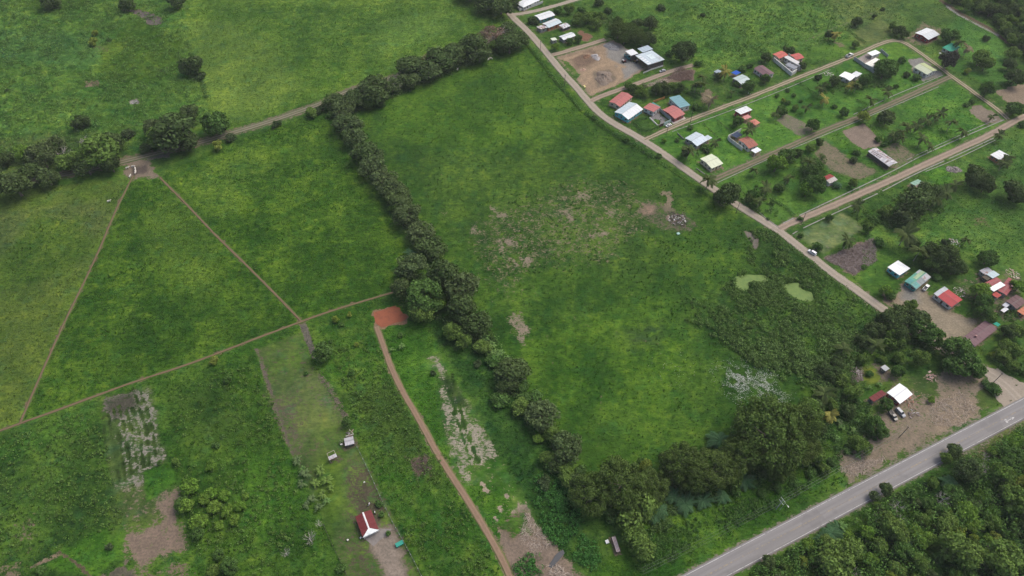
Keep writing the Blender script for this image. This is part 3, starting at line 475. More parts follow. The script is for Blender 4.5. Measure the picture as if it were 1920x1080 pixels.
def groundmat():
    m, t, b = newmat('grass_and_soil'); P = N(t, 'ShaderNodeNewGeometry').outputs['Position']
    ga, gb, gs = (N(t, 'ShaderNodeAttribute', attribute_name=k) for k in ('ga', 'gb', 'gs'))
    big = noise(t, P, .045, 4, .6); mid = noise(t, P, .22, 4, .6); fine = noise(t, P, 1.1, 4, .7); vf = noise(t, P, 3.2, 2)
    f = mth(t, 'ADD', mth(t, 'MULTIPLY', mth(t, 'SUBTRACT', mth(t, 'ADD', mth(t, 'MULTIPLY', big, .5), mth(t, 'MULTIPLY', mid, .5)), .5), 6.5), ga.outputs['Alpha'])
    fc = N(t, 'ShaderNodeClamp'); t.links.new(f, fc.inputs[0])
    col = mixc(t, fc.outputs[0], ga.outputs['Color'], gb.outputs['Color'])
    mp = N(t, 'ShaderNodeMapping'); mp.inputs['Scale'].default_value = (.55, 1.0, 1.); t.links.new(P, mp.inputs[0])
    fl = noise(t, mp.outputs[0], 1.15, 4, .72); hu = noise(t, P, .13, 4, .6); hv = noise(t, mp.outputs[0], .35, 5, .7)
    col = mixc(t, ramp(t, hu, .52, .68, 0, .65), col, mixc(t, 1., col, (.72, .96, 1.55), 'MULTIPLY'))
    col = mixc(t, ramp(t, hv, .56, .72, 0, .28), col, mixc(t, 1., col, (1.40, 1.20, 1.0), 'MULTIPLY'))
    col = mixc(t, ramp(t, hv, .30, .46, .55, 0), col, mixc(t, 1., col, (.60, .74, .78), 'MULTIPLY'))
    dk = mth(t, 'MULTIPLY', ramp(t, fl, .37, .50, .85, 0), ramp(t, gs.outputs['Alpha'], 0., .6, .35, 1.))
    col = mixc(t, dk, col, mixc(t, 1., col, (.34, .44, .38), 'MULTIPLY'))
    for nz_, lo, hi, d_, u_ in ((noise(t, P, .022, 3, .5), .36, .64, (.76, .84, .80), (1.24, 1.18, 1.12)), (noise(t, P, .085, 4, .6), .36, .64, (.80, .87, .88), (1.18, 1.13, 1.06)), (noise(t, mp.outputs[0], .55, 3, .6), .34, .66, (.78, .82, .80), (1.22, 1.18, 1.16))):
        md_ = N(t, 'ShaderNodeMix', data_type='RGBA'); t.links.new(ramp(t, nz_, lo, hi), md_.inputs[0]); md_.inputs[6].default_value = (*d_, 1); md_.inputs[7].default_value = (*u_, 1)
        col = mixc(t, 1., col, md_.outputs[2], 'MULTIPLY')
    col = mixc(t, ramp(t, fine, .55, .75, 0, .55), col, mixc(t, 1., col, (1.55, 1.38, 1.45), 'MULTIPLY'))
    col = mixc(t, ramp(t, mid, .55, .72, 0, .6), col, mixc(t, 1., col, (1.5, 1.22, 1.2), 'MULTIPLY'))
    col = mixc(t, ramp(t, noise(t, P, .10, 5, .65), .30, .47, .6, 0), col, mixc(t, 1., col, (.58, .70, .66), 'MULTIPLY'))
    ns = mth(t, 'ADD', mth(t, 'MULTIPLY', noise(t, P, .30, 6, .72), .45), mth(t, 'MULTIPLY', noise(t, mp.outputs[0], 1.25, 5, .75), .55))
    s = mth(t, 'ADD', mth(t, 'MULTIPLY', mth(t, 'SUBTRACT', ns, .5), 10.), mth(t, 'MULTIPLY', mth(t, 'SUBTRACT', gb.outputs['Alpha'], .5), 4.6))
    s = ramp(t, s, -.32, .40)
    sc = mixc(t, ramp(t, fine, .3, .7), mixc(t, 1., gs.outputs['Color'], (.72, .72, .72), 'MULTIPLY'), mixc(t, 1., gs.outputs['Color'], (1.18, 1.15, 1.12), 'MULTIPLY'))
    sc = mixc(t, ramp(t, mid, .35, .65), sc, mixc(t, 1., sc, (.82, .84, .84), 'MULTIPLY'))
    t.links.new(mixc(t, s, col, sc), b.inputs['Base Color']); b.inputs['Roughness'].default_value = .9; b.inputs['Specular IOR Level'].default_value = .08
    bn = N(t, 'ShaderNodeBump'); bn.inputs['Distance'].default_value = .55; t.links.new(ramp(t, gs.outputs['Alpha'], 0, 1, .12, .9), bn.inputs['Strength'])
    t.links.new(mth(t, 'ADD', fine, mth(t, 'MULTIPLY', vf, .5)), bn.inputs['Height']); t.links.new(bn.outputs[0], b.inputs['Normal'])
    return m
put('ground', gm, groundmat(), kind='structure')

# ------------------------------------------------------------------ roads, tracks, paths
def smooth(pts, step=1.6):
    P = [np.array(p, float) for p in pts]
    for _ in range(3):
        Q = [P[0]]
        for a, b in zip(P[:-1], P[1:]): Q += [a*.75+b*.25, a*.25+b*.75]
        P = Q+[P[-1]]
    out = [P[0]]; acc = 0
    for a, b in zip(P[:-1], P[1:]):
        L = np.hypot(*(b-a))
        while acc+L >= step and L > 1e-6:
            tt = (step-acc)/L; a = a+(b-a)*tt; out.append(a); L = np.hypot(*(b-a)); acc = 0
        acc += L
    out.append(P[-1]); return np.array(out)
def ribbon(name, pts, width, z, mat, wob=.35, world=False, crown=.05, thick=.25, seed=1, **props):
    P = smooth(pts if world else [at(*p) for p in pts]); T = np.gradient(P, axis=0); T /= np.hypot(T[:,0], T[:,1])[:,None]; Nn = np.stack([-T[:,1], T[:,0]], 1)
    s = np.arange(len(P)); cols = np.linspace(-1, 1, 7); V = []; U = []
    for j, c in enumerate(cols):
        wj = width/2*(1+0*s)
        if abs(c) == 1: wj = wj+wob*((fbm(s*1.6, s*0+17*seed+c*50, 6, 2)-.5)*2+(fbm(s*1.6, s*0+5*seed+c*30, 1.9, 5)-.5))
        q = P+Nn*(c*wj)[:,None]; V.append(np.concatenate([q, np.full((len(P),1), z+crown*(1-c*c))], 1)); U.append(np.stack([np.full(len(P), c), s*1.6], 1))
    e0 = V[0].copy(); e0[:,2] -= thick; e0[:,:2] -= Nn*.15; e1 = V[-1].copy(); e1[:,2] -= thick; e1[:,:2] += Nn*.15
    V = [e0]+V+[e1]; U = [U[0]]+U+[U[-1]]; k = len(V); n_ = len(P); V = np.concatenate(V); U = np.concatenate(U)
    g = np.arange(k*n_).reshape(k, n_); Fq = np.stack([g[:-1,:-1], g[:-1,1:], g[1:,1:], g[1:,:-1]], -1).reshape(-1,4)[:, ::-1]
    m = mesh_np(name, V, Fq); a_ = m.attributes.new('uvw', 'FLOAT_VECTOR', 'POINT'); a_.data.foreach_set('vector', np.concatenate([U, np.zeros((len(U),1))], 1).astype(np.float32).ravel())
    return put(name, m, mat, kind='structure', **props)
def dirtmat(name, base, track, mid=None, midw=0., grass=(.06,.10,.03), gedge=.3, potholes=0.):
    m, t, b = newmat(name); P = N(t, 'ShaderNodeNewGeometry').outputs['Position']; uv = N(t, 'ShaderNodeAttribute', attribute_name='uvw')
    sx = N(t, 'ShaderNodeSeparateXYZ'); t.links.new(uv.outputs['Vector'], sx.inputs[0]); ac = mth(t, 'ABSOLUTE', sx.outputs[0])
    fine = noise(t, P, 1.3, 5, .7); md = noise(t, P, .3, 4); wv = mth(t, 'MULTIPLY', mth(t, 'SUBTRACT', md, .5), .5)
    tr = mth(t, 'ABSOLUTE', mth(t, 'SUBTRACT', mth(t, 'ADD', ac, wv), .48))
    col = mixc(t, ramp(t, tr, .08, .30), track, base)
    col = mixc(t, ramp(t, fine, .35, .65, .55, 0), col, mixc(t, 1., col, (.72, .70, .68), 'MULTIPLY'))
    col = mixc(t, ramp(t, md, .45, .7, 0, .5), col, mixc(t, 1., col, (1.15, 1.12, 1.08), 'MULTIPLY'))
    if potholes: col = mixc(t, ramp(t, noise(t, P, .55, 3), .62, .70, 0, potholes), col, mixc(t, 1., base, (.5, .48, .46), 'MULTIPLY'))
    if midw: col = mixc(t, mth(t, 'MULTIPLY', ramp(t, mth(t, 'ADD', ac, wv), midw, midw+.22, 1, 0), ramp(t, fine, .35, .6)), col, mid)
    col = mixc(t, ramp(t, mth(t, 'ADD', ac, mth(t, 'MULTIPLY', mth(t, 'SUBTRACT', fine, .5), .9)), 1-gedge, 1.02), col, grass)
    t.links.new(col, b.inputs['Base Color']); b.inputs['Roughness'].default_value = .92; b.inputs['Specular IOR Level'].default_value = .1
    bn = N(t, 'ShaderNodeBump'); bn.inputs['Distance'].default_value = .12; bn.inputs['Strength'].default_value = .5; t.links.new(fine, bn.inputs['Height']); t.links.new(bn.outputs[0], b.inputs['Normal'])
    return m
GRAVEL = dirtmat('gravel_road', (.272,.240,.196), (.315,.282,.235), gedge=.14, potholes=.25)
LANE = dirtmat('dirt_lane', (.22,.18,.135), (.33,.275,.21), (.10,.125,.05), .16, gedge=.3)
MUDDY = dirtmat('muddy_lane', (.15,.125,.095), (.19,.155,.12), (.075,.10,.035), .2, gedge=.45, potholes=.5)
CLAYL = dirtmat('clay_lane', (.235,.190,.148), (.295,.24,.19), gedge=.28, potholes=.5)
FARM = dirtmat('farm_track', (.145,.12,.092), (.215,.185,.155), (.085,.11,.045), .2, gedge=.55, potholes=.4)
TRAIL = dirtmat('cattle_trail', (.150,.100,.068), (.170,.115,.080), grass=(.055,.09,.022), gedge=.75)
ORANGE = dirtmat('orange_path', (.205,.145,.10), (.235,.165,.115), grass=(.09,.11,.035), gedge=.45)
ribbon('gravel_road', MAIN, 5.4, .07, GRAVEL, .3, seed=1); ribbon('dirt_lane', TOPRD, 4.2, .055, GRAVEL, .4, seed=2); ribbon('dirt_lane', QTRACK, 4.4, .058, CLAYL, .6, seed=3); ribbon('dirt_lane', QENT, 4.6, .052, CLAYL, .7, seed=4)
ribbon('dirt_lane', ROADA, 3.6, .062, LANE, .7, seed=5); ribbon('muddy_lane', ROADB, 4.2, .056, MUDDY, .8, seed=6); ribbon('dirt_lane', ROADC, 4.8, .06, CLAYL, .7, seed=7)
ribbon('farm_track', TRACK, 4.4, .05, FARM, .5, seed=8)
ribbon('cattle_trail', TR1, 1.25, .04, TRAIL, .5, seed=9); ribbon('cattle_trail', TR2, 1.35, .045, TRAIL, .5, seed=10); ribbon('cattle_trail', TR3, 1.35, .05, TRAIL, .5, seed=11)
ribbon('dirt_path', OPATH, 2.9, .05, ORANGE, .4, seed=12)
def asphaltmat():
    m, t, b = newmat('asphalt'); P = N(t, 'ShaderNodeNewGeometry').outputs['Position']; uv = N(t, 'ShaderNodeAttribute', attribute_name='uvw')
    sx = N(t, 'ShaderNodeSeparateXYZ'); t.links.new(uv.outputs['Vector'], sx.inputs[0]); ac = mth(t, 'ABSOLUTE', sx.outputs[0])
    mp = N(t, 'ShaderNodeMapping'); mp.inputs['Scale'].default_value = (2.5, .03, 1); t.links.new(uv.outputs['Vector'], mp.inputs[0])
    col = mixc(t, ramp(t, noise(t, mp.outputs[0], 1.5, 3), .35, .65), (.185,.181,.181), (.222,.217,.217))
    col = mixc(t, ramp(t, mth(t, 'ABSOLUTE', mth(t, 'SUBTRACT', ac, .46)), .05, .25, .35, 0), col, (.158,.154,.155))
    col = mixc(t, ramp(t, noise(t, P, 1.6, 4, .7), .4, .7, .25, 0), col, (.16,.157,.155))
    col = mixc(t, ramp(t, noise(t, P, .10, 3, .6), .58, .62, 0, .35), col, (.135,.132,.133)); col = mixc(t, ramp(t, noise(t, P, .35, 6, .8), .60, .66, 0, .30), col, (.24,.232,.225))
    col = mixc(t, ramp(t, mth(t, 'ADD', ac, mth(t, 'MULTIPLY', mth(t, 'SUBTRACT', noise(t, P, .9, 4), .5), .12)), .93, 1.0), col, (.17,.16,.14))
    t.links.new(col, b.inputs['Base Color']); b.inputs['Roughness'].default_value = .85; return m
HW = ribbon('highway', HWP, 8.0, .12, asphaltmat(), .12, world=True, crown=.05, thick=.4, seed=13)
def hwz(c): return .12+.05*(1-(c/4.0)**2)
def marking(name, off, wd, mat, dash=None, rng=None):
    L = hl+1100; mb = MB(); a = 0.
    segs = []
    if dash:
        while a < L: segs.append((a, a+dash[0])); a += dash[0]+dash[1]
    else:
        while a < L: segs.append((a, min(a+4., L))); a += 4.
    for s0, s1 in segs:
        V = []
        for s_, o_ in ((s0, off-wd/2), (s1, off-wd/2), (s1, off+wd/2), (s0, off+wd/2)):
            V.append((HWP[0][0]+HD[0]*s_+HN[0]*o_, HWP[0][1]+HD[1]*s_+HN[1]*o_, hwz(o_)+.008))
        mb.add(V, [(0,1,2,3)])
    return mb.build(name, mat, kind='structure')
def wornmat(name, c, base=(.16,.157,.155), lo=.35, hi=.6):
    m, t, b = newmat(name); P = N(t, 'ShaderNodeNewGeometry').outputs['Position']
    t.links.new(mixc(t, ramp(t, noise(t, P, .8, 4, .7), lo, hi), base, c), b.inputs['Base Color']); b.inputs['Roughness'].default_value = .8; return m
WPAINT = wornmat('white_road_paint', (.50,.50,.49), lo=.30, hi=.55); YPAINT = wornmat('yellow_road_paint', (.36,.27,.12), lo=.42, hi=.68)
marking('edge_line', 3.3, .15, WPAINT); marking('edge_line', -3.3, .15, WPAINT); marking('centre_line', .09, .10, YPAINT); marking('centre_line', -.09, .10, YPAINT)
# turn arrow painted on the near lane
ax, ay = at(1893, 787); al = (ax-HWP[0][0])*HD[0]+(ay-HWP[0][1])*HD[1]; ao = (ax-HWP[0][0])*HN[0]+(ay-HWP[0][1])*HN[1]
mb = MB()
def arrowpoly(pts):
    mb.add([(HWP[0][0]+HD[0]*(al+s_)+HN[0]*(ao+o_), HWP[0][1]+HD[1]*(al+s_)+HN[1]*(ao+o_), hwz(ao+o_)+.010) for s_, o_ in pts], [tuple(range(len(pts)))])
arrowpoly([(-2.6,-.12),(1.0,-.12),(1.0,.12),(-2.6,.12)]); arrowpoly([(1.0,-.55),(2.9,0),(1.0,.55)]); arrowpoly([(-1.9,.121),(-1.3,.121),(-1.3,.55),(-1.9,.55)]); arrowpoly([(-2.5,.551),(-.7,.551),(-1.6,1.15)]); arrowpoly([(-2.6,-.60),(-1.4,-.60),(-1.8,-.121),(-2.2,-.121)])
mb.build('road_arrow', WPAINT, kind='structure')
# flat patches: clay pad, ponds, stream, paved courts
def patch(name, px, z, mat, wob=.25, sub=1.2, **props):
    P = [at(*p) for p in px]; out = []
    for i in range(len(P)):
        a = np.array(P[i]); b = np.array(P[(i+1) % len(P)]); k = max(1, int(np.hypot(*(b-a))/sub))
        for j in range(k):
            q = a+(b-a)*j/k; o = (vnoise(q[0], q[1], 2.2, 3)-.5)*2*wob; p_ = (vnoise(q[0], q[1], 2.2, 6)-.5)*2*wob; out.append((q[0]+o, q[1]+p_, z))
    m = bpy.data.meshes.new(name); m.from_pydata(out, [], [tuple(range(len(out)))]); m.update()
    if m.polygons[0].normal.z < 0: m.flip_normals()
    return put(name, m, mat, kind='structure', **props)
patch('clay_pad', [(701,586),(743,572),(765,594),(757,601),(716,614),(703,603)], .055, paint((.25,.085,.045), (.20,.072,.042), .4, .95, .35, .05), .35)
def duckmat():
    m, t, b = newmat('duckweed_water'); P = N(t, 'ShaderNodeNewGeometry').outputs['Position']
    c = mixc(t, ramp(t, noise(t, P, .5, 4, .65), .35, .6), (.082,.152,.028), (.108,.178,.034)); c = mixc(t, ramp(t, noise(t, P, .9, 4, .7), .66, .72), c, (.03,.05,.02))
    t.links.new(c, b.inputs['Base Color']); b.inputs['Roughness'].default_value = .6; return m
DUCK = duckmat(); patch('pond', POND1, .0, DUCK, .5); patch('pond', POND2, .0, DUCK, .5)
wm, wt_, wb_ = newmat('stream_water'); wb_.inputs['Base Color'].default_value = (.035,.04,.045,1); wb_.inputs['Roughness'].default_value = .12; wb_.inputs['Specular IOR Level'].default_value = .6
patch('stream', [(1028,1062),(1041,1040),(1056,1028),(1062,1034),(1050,1052),(1037,1070),(1029,1070)], -.3, wm, .2); patch('puddle', [(268,290),(285,288),(287,291),(270,294)], .03, paint((.30,.30,.31), None, .3, .3), .2)
patch('road_apron', [(1848,688),(1868,690),(1898,708),(1925,722),(1928,747),(1886,767),(1870,748),(1862,728),(1850,712)], .09, GRAVEL, .8)
patch('paved_court', [(1218,222),(1231.5,210.5),(1254,226.7),(1232,236)], .06, paint((.155,.15,.155), (.19,.185,.18), .5, .85, .4), .1)
patch('paved_court', [(1601,113),(1625,100),(1665,125),(1640,136)], .06, paint((.25,.22,.20), (.2,.17,.16), .5, .9, .4), .1)
patch('paved_court', [(1450,115),(1476,106),(1501,126),(1484,141)], .06, paint((.16,.17,.13), (.09,.12,.05), .5, .9, .4), .1)
patch('paved_court', [(1257,227),(1280,216),(1287,224),(1262,233)], .06, paint((.42,.38,.34), (.34,.3,.27), .4, .85, .4), .1)
patch('paved_court', [(683,1010),(712,990),(735,992),(722,1005),(700,1024)], .05, paint((.2,.185,.175), (.16,.15,.14), .5, .95, .4), .4)
# ------------------------------------------------------------------ buildings
_wmesh = {}
WINFR = paint((.5,.5,.48), None, .2, .5)
def winmesh(w_, h_):
    k = ('w', w_, h_)
    if k not in _wmesh:
        f = MB(); t_ = .09
        f.box(-w_/2, w_/2, 0, .06, -t_, 0); f.box(-w_/2, w_/2, 0, .06, h_, h_+t_); f.box(-w_/2-t_, -w_/2, 0, .06, -t_, h_+t_); f.box(w_/2, w_/2+t_, 0, .06, -t_, h_+t_); f.box(-.03, .03, .003, .057, 0, h_)
        p = MB(); p.box(-w_/2, w_/2, 0, .025, 0, h_); fm = f.mesh('window_frame'); pm = p.mesh('window_pane'); fm.materials.append(WINFR); pm.materials.append(GLASS); _wmesh[k] = (fm, pm)
    return _wmesh[k]
def doormesh():
    if 'd' not in _wmesh:
        p = MB(); p.box(-.45, .45, 0, .05, 0, 2.05); m = p.mesh('door'); m.materials.append(paint((.12,.07,.045), None, .4, .6)); _wmesh['d'] = m
    return _wmesh['d']
LM = []                                       # landmarks for telling neighbours apart: (x, y, phrase)
def roofplate(V, th):                         # slab from 4 (or 3) top points
    k = len(V); mb = MB(); mb.add(list(V)+[(x, y, z-th) for x, y, z in V], [tuple(range(k)), tuple(range(2*k-1, k-1, -1))]+[(i, i+k, (i+1) % k+k, (i+1) % k) for i in range(k)]); return mb
def building(name, label, a, b, c, eh, kind, pitch, rc, rc2, rust, wc, o):
    ctr, L, W, yaw, sg = frame(a, b, c, eh)
    root = empty(name, (ctr[0], ctr[1], 0), yaw, label=label, category={'tarpaulin_shelter': 'shelter'}.get(name, name))
    LM.append((ctr[0], ctr[1], label))
    rm = roofpaint(rc, RUST if rust > .12 else None, min(.9, rust), .6 if rust < .3 else .8); rm2 = roofpaint(rc2, RUST if rust > .12 else None, min(.9, rust), .6 if rust < .3 else .8) if rc2 else rm
    wm_ = paint(wc, tuple(x*.7 for x in wc), .45, .85, .6)
    l, w_ = L/2, W/2; oh = min(.45, W*.08); rise = pitch*w_ if kind in ('gable', 'hip') else pitch*W; th = .09
    # low side of a shed roof faces away from C when sg>0
    def slope(y): return eh+rise*(1-abs(y)/w_) if kind in ('gable', 'hip') else eh+rise*(.5-.5*y/w_)
    if kind == 'gable':
        for s_ in (1, -1):
            le = l-1.9 if o.get('porch') else l
            V = [(-l, s_*w_, eh), (l, s_*w_, eh), (le, s_*.0, eh+rise), (-l, s_*.0, eh+rise)]
            if s_ < 0: V = V[::-1]
            r = roofplate(V, th).build('roof_slope', rm if s_*sg < 0 else rm2, root)
            nb = max(3, int(L/2.2)); mb = MB()                  # raised seams between the roofing sheets
            for k in range(1, nb):
                x = -l+L*k/nb
                if x > le: continue
                mb.bar((x, s_*(w_-.05), eh+.035), (x, s_*.16, eh+rise*(1-.16/w_)+.035), .07, .05)
            mb.build('seams', rm if s_*sg < 0 else rm2, r)
        mb = MB()
        for s_ in (1, -1): mb.add([(-l-.03, 0, eh+rise+.05), (le+.03, 0, eh+rise+.05), (le+.03, s_*.32, eh+rise*(1-.32/w_)+.05), (-l-.03, s_*.32, eh+rise*(1-.32/w_)+.05)], [(0,1,2,3)])
        mb.build('ridge_cap', paint((.62,.62,.63), None, .2, .5) if o.get('ridgewhite') else paint(tuple(x*.8 for x in rc), None, .3, .5), root)
    elif kind == 'hip':
        q = max(.05, l-w_) if l > w_ else .05; T = [(-q, 0, eh+rise), (q, 0, eh+rise)]; E = [(-l,-w_,eh),(l,-w_,eh),(l,w_,eh),(-l,w_,eh)]
        for V in ([E[0],E[1],T[1],T[0]], [E[1],E[2],T[1]], [E[2],E[3],T[0],T[1]], [E[3],E[0],T[0]]): roofplate(V, th).build('roof_slope', rm, root)
        mb = MB(); mb.bar((-q-.1,0,eh+rise+.05), (q+.1,0,eh+rise+.05), .3, .08); mb.build('ridge_cap', paint(tuple(x*.85 for x in rc), None, .3, .5), root)
    else:
        V = [(-l,-w_,eh+rise),(l,-w_,eh+rise),(l,w_,eh),(-l,w_,eh)]; r = roofplate(V, th+.05).build('roof', rm, root)
        nb = max(3, int(L/1.8)); mb = MB()
        for k in range(1, nb):
            x = -l+L*k/nb; mb.bar((x, -w_+.05, eh+rise*(.5+.5*(w_-.05)/w_)+.03), (x, w_-.05, eh+rise*(.5-.5*(w_-.05)/w_)+.03), .08, .05)
        mb.build('seams', rm, r)
    def sheet(x0, x1, y0, y1, col, nm='roof_sheet', dz=.03, ru=0):
        V = [(x0,y0,slope(y0)+dz+.04),(x1,y0,slope(y0)+dz+.04),(x1,y1,slope(y1)+dz+.04),(x0,y1,slope(y1)+dz+.04)]
        roofplate(V, .04).build(nm, paint(col, RUST if ru else None, ru or .4, .5), root)
    R_ = random.Random(len(label)*7+int(a[0]))
    if o.get('stripes'):
        for k in range(13):
            x = -l+.4+(L-.8)*k/13
            for s_ in (1, -1):
                if R_.random() < .75: sheet(x+.15, x+.15+L/26, *sorted((s_*.3, s_*w_*R_.uniform(.75, .97))), R_.choice([(.20,.17,.18),(.13,.10,.10),(.55,.55,.57)]), ru=.3)
    if o.get('patch'):
        for k in range(5): sheet(-l+.2, -l+L*.22, -w_+.4+W*.9*k/5, -w_+.4+W*.9*(k+.5)/5, (.66,.68,.69))
        sheet(-l*.1, l*.45, -w_*.35, w_*.5, (.56,.66,.68)); sheet(l*.55, l*.95, -w_*.9, -w_*.2, (.42,.47,.5))
    if o.get('patch2'):
        sheet(-l*.2, l*.98, *sorted((-sg*w_*.1, -sg*w_*.62)), (.32,.44,.27)); sheet(l*.45, l*.97, *sorted((-sg*w_*.65, -sg*w_*.97)), (.40,.42,.44)); sheet(-l*.97, -l*.4, *sorted((sg*w_*.1, sg*w_*.95)), TEAL); sheet(-l*.97, -l*.45, *sorted((-sg*w_*.1, -sg*w_*.9)), TEAL); sheet(l*.3, l*.97, *sorted((sg*w_*.1, sg*w_*.9)), (.36,.38,.4), ru=.3)
    if o.get('strip'): 
        for s_ in (1, -1): sheet(-l+.02, -l+L*.22, *sorted((s_*.05, s_*w_*.99)), (.38,.42,.45))
    if o.get('strips'):
        for k in range(3): sheet(-l*.9 if k else -l*.98, l*.97, -w_+.1+k*W/3, -w_+.1+k*W/3+W*.14, (.5,.42,.42))
    # walls
    bl, bw = l-oh, w_-oh
    if o.get('open'):
        for x in np.linspace(-bl, bl, max(2, int(L/4)+1)):
            for y in (-bw, bw):
                p = MB(); p.box(x-.08, x+.08, y-.08, y+.08, 0, slope(y)-th-.04); p.build('post', wm_, root)
        if not o.get('frame') and L*W > 25:
            p = MB(); p.box(-bl+.1, bl-.1, -bw+.1, -bw+.25, 0, eh-.4); p.build('back_wall', wm_, root)
        if o.get('frame'):
            p = MB(); y1 = w_+1.9
            for x in (-bl, bl): p.bar((x, -bw, eh+.1), (x, y1, eh-.4), .14); p.bar((x, y1, 0), (x, y1, eh-.4), .16)
            p.bar((-bl, y1, eh-.4), (bl, y1, eh-.4), .14); p.build('timber_frame', paint((.33,.29,.25), None, .4), root)
        return root
    g = slope(0)-th-.06 if kind == 'gable' and not o.get('porch') else None
    mb = MB(); zt = [slope(y)-th-.07 for y in (-bw, bw)]
    V = [(-bl,-bw,-.1),(bl,-bw,-.1),(bl,bw,-.1),(-bl,bw,-.1),(-bl,-bw,zt[0]),(bl,-bw,zt[0]),(bl,bw,zt[1]),(-bl,bw,zt[1])]
    if g: V += [(-bl,0,g),(bl,0,g)]; mb.add(V, [(0,1,5,4),(1,2,6,9,5),(2,3,7,6),(3,0,4,8,7)])
    elif kind == 'hip': V[4:] = [(x,y,eh-th-.03) for x,y,z in V[4:]]; mb.add(V, [(0,1,5,4),(1,2,6,5),(2,3,7,6),(3,0,4,7)])
    else: mb.add(V, [(0,1,5,4),(1,2,6,5),(2,3,7,6),(3,0,4,7)])
    mb.build('wall', wm_, root)
    cy, sy = math.cos(yaw), math.sin(yaw); door = False
    for nx, ny, half, off in ((0,-1,bl,bw),(1,0,bw,bl),(0,1,bl,bw),(-1,0,bw,bl)):
        wx, wy = nx*cy-ny*sy, nx*sy+ny*cy
        if wy > .25 or half < .9: continue
        k = max(1, int(2*half/2.6)); xs = [(-half+2*half*(i+.5)/k) for i in range(k)]
        fm, pm = winmesh(1.25 if half > 2 else .8, 1.1)
        for i, u in enumerate(xs):
            x, y = (nx*off+(-ny)*u, ny*off+nx*u); rz = math.atan2(ny, nx)-math.pi/2
            if not door and k > 1 and i == k//2:
                d_ = put('door', doormesh(), None, root, (x+nx*.003, y+ny*.003, 0), rz); door = True; continue
            wo = put('window', fm, None, root, (x+nx*.003, y+ny*.003, 1.0), rz); put('pane', pm, None, wo, (0, .004, 0))
    if o.get('porch'):
        x0 = l+.02; V = [(l-.7, -w_*.92, eh+.25), (x0+1.3, -w_*.98, eh-.30), (x0+1.3, w_*.98, eh-.30), (l-.7, w_*.92, eh+.25)]
        V = [(l-2.0, 0, eh+rise+.09), (x0+.25, -w_*1.04, eh+.02), (x0+.25, w_*1.04, eh+.02)]
        roofplate(V, .07).build('porch_roof', paint((.70,.75,.75), None, .3, .5), root)
        for y in (-w_*.9, w_*.9): p = MB(); p.box(x0-.1, x0+.02, y-.06, y+.06, 0, eh-.12); p.build('post', paint(wWH), root)
    return root
for h in HS: building(*h)
# round vent cap on the wide dull red roof and on the mauve roof
for lab, px, z in (('round pale vent cap on the wide dull red roof', (1897,537), 3.6), ('small pale skylight box on the mauve brown roof', (1830,630), 3.9)):
    x, y = at(*px, z); mb = MB(); mb.tube([(0,0,-.3),(0,0,.3),(0,0,.42)], [.5,.5,.3], 12); mb.build('roof_cap', paint((.33,.19,.18)), None, (x, y, z), label=lab, category='roof cap')

# ------------------------------------------------------------------ free-standing walls, kerbs, gate
def wallrun(name, label, px, h_, th, mat, cat='wall', z0=0.):
    P = [at(*p) for p in px]; mb = MB(); n_ = len(P)
    for i in range(n_-1):
        a, b = Vector((*P[i], 0)), Vector((*P[i+1], 0)); d = (b-a).normalized(); e = th/2 if i else 0
        mb.bar(a-d*0+Vector((0,0,z0+h_/2-.1)) , b+d*(th/2 if i < n_-2 else 0)+Vector((0,0,z0+h_/2-.1)), th, h_+.2)
    o = mb.build(name, mat, None, None, None, label=label, category=cat); LM.append((P[0][0], P[0][1], label)); return o
CONC = paint((.27,.265,.25), (.20,.195,.175), .45, .9, .4); WALLW = paint((.60,.60,.58), (.45,.45,.42), .4, .9, .4); WALLG = paint((.36,.385,.39), (.28,.3,.3), .5, .9, .4)
wallrun('boundary_wall', 'long low white wall below the topmost hip roofed house', [(968,12),(974,21),(1018,6)], 1.9, .18, WALLW)
wallrun('boundary_wall', 'pale low wall below the warehouse along the yard track', [(1206,138),(1222,131),(1243,124.5)], 1.0, .2, WALLW)
wallrun('boundary_wall', 'white outer wall of the compound with two red wings', [(1449,114),(1483,142),(1492,136)], 2.6, .5, WALLW)
wallrun('boundary_wall', 'right inner wall of the compound with two red wings', [(1477,105),(1503,127)], 2.2, .2, WALLW)
wallrun('boundary_wall', 'grey concrete wall along the left of the grey walled yard', [(1600,112),(1639,138)], 2.4, .2, WALLG)
wallrun('boundary_wall', 'short grey wall at the upper right of the grey walled yard', [(1650,96),(1664,108)], 2.0, .2, WALLG)
wallrun('boundary_wall', 'white yard wall left of the rusty red roofed house', [(1388,247),(1364,260),(1366,264),(1391,283)], 2.5, .2, WALLW)
wallrun('boundary_wall', 'tall pale wall between the paved court and the pink red house', [(1233,205),(1257,226)], 2.2, .18, WALLG)
wallrun('gate', 'pale mint sheet metal gate of the paved court', [(1244,236),(1257.5,229)], 2.3, .1, paint((.42,.56,.52)), 'gate')
wallrun('gate', 'dark brown sliding gate beside the mint gate', [(1235.5,239),(1243.5,236)], 2.0, .1, paint((.07,.04,.04)), 'gate')
wallrun('boundary_wall', 'orange wall behind the paved court lawn', [(1224,193),(1246,185)], 1.6, .15, paint((.46,.22,.08)))
wallrun('boundary_wall', 'small ruined concrete wall at the corner of the silver roofed house', [(1270,251),(1282,262)], .9, .2, CONC)
wallrun('boundary_wall', 'low concrete edging in front of the cream roofed house', [(1305,316),(1325,330)], .5, .25, CONC)
ORDN = ['first','second','third','fourth','fifth','sixth','seventh','eighth','ninth']
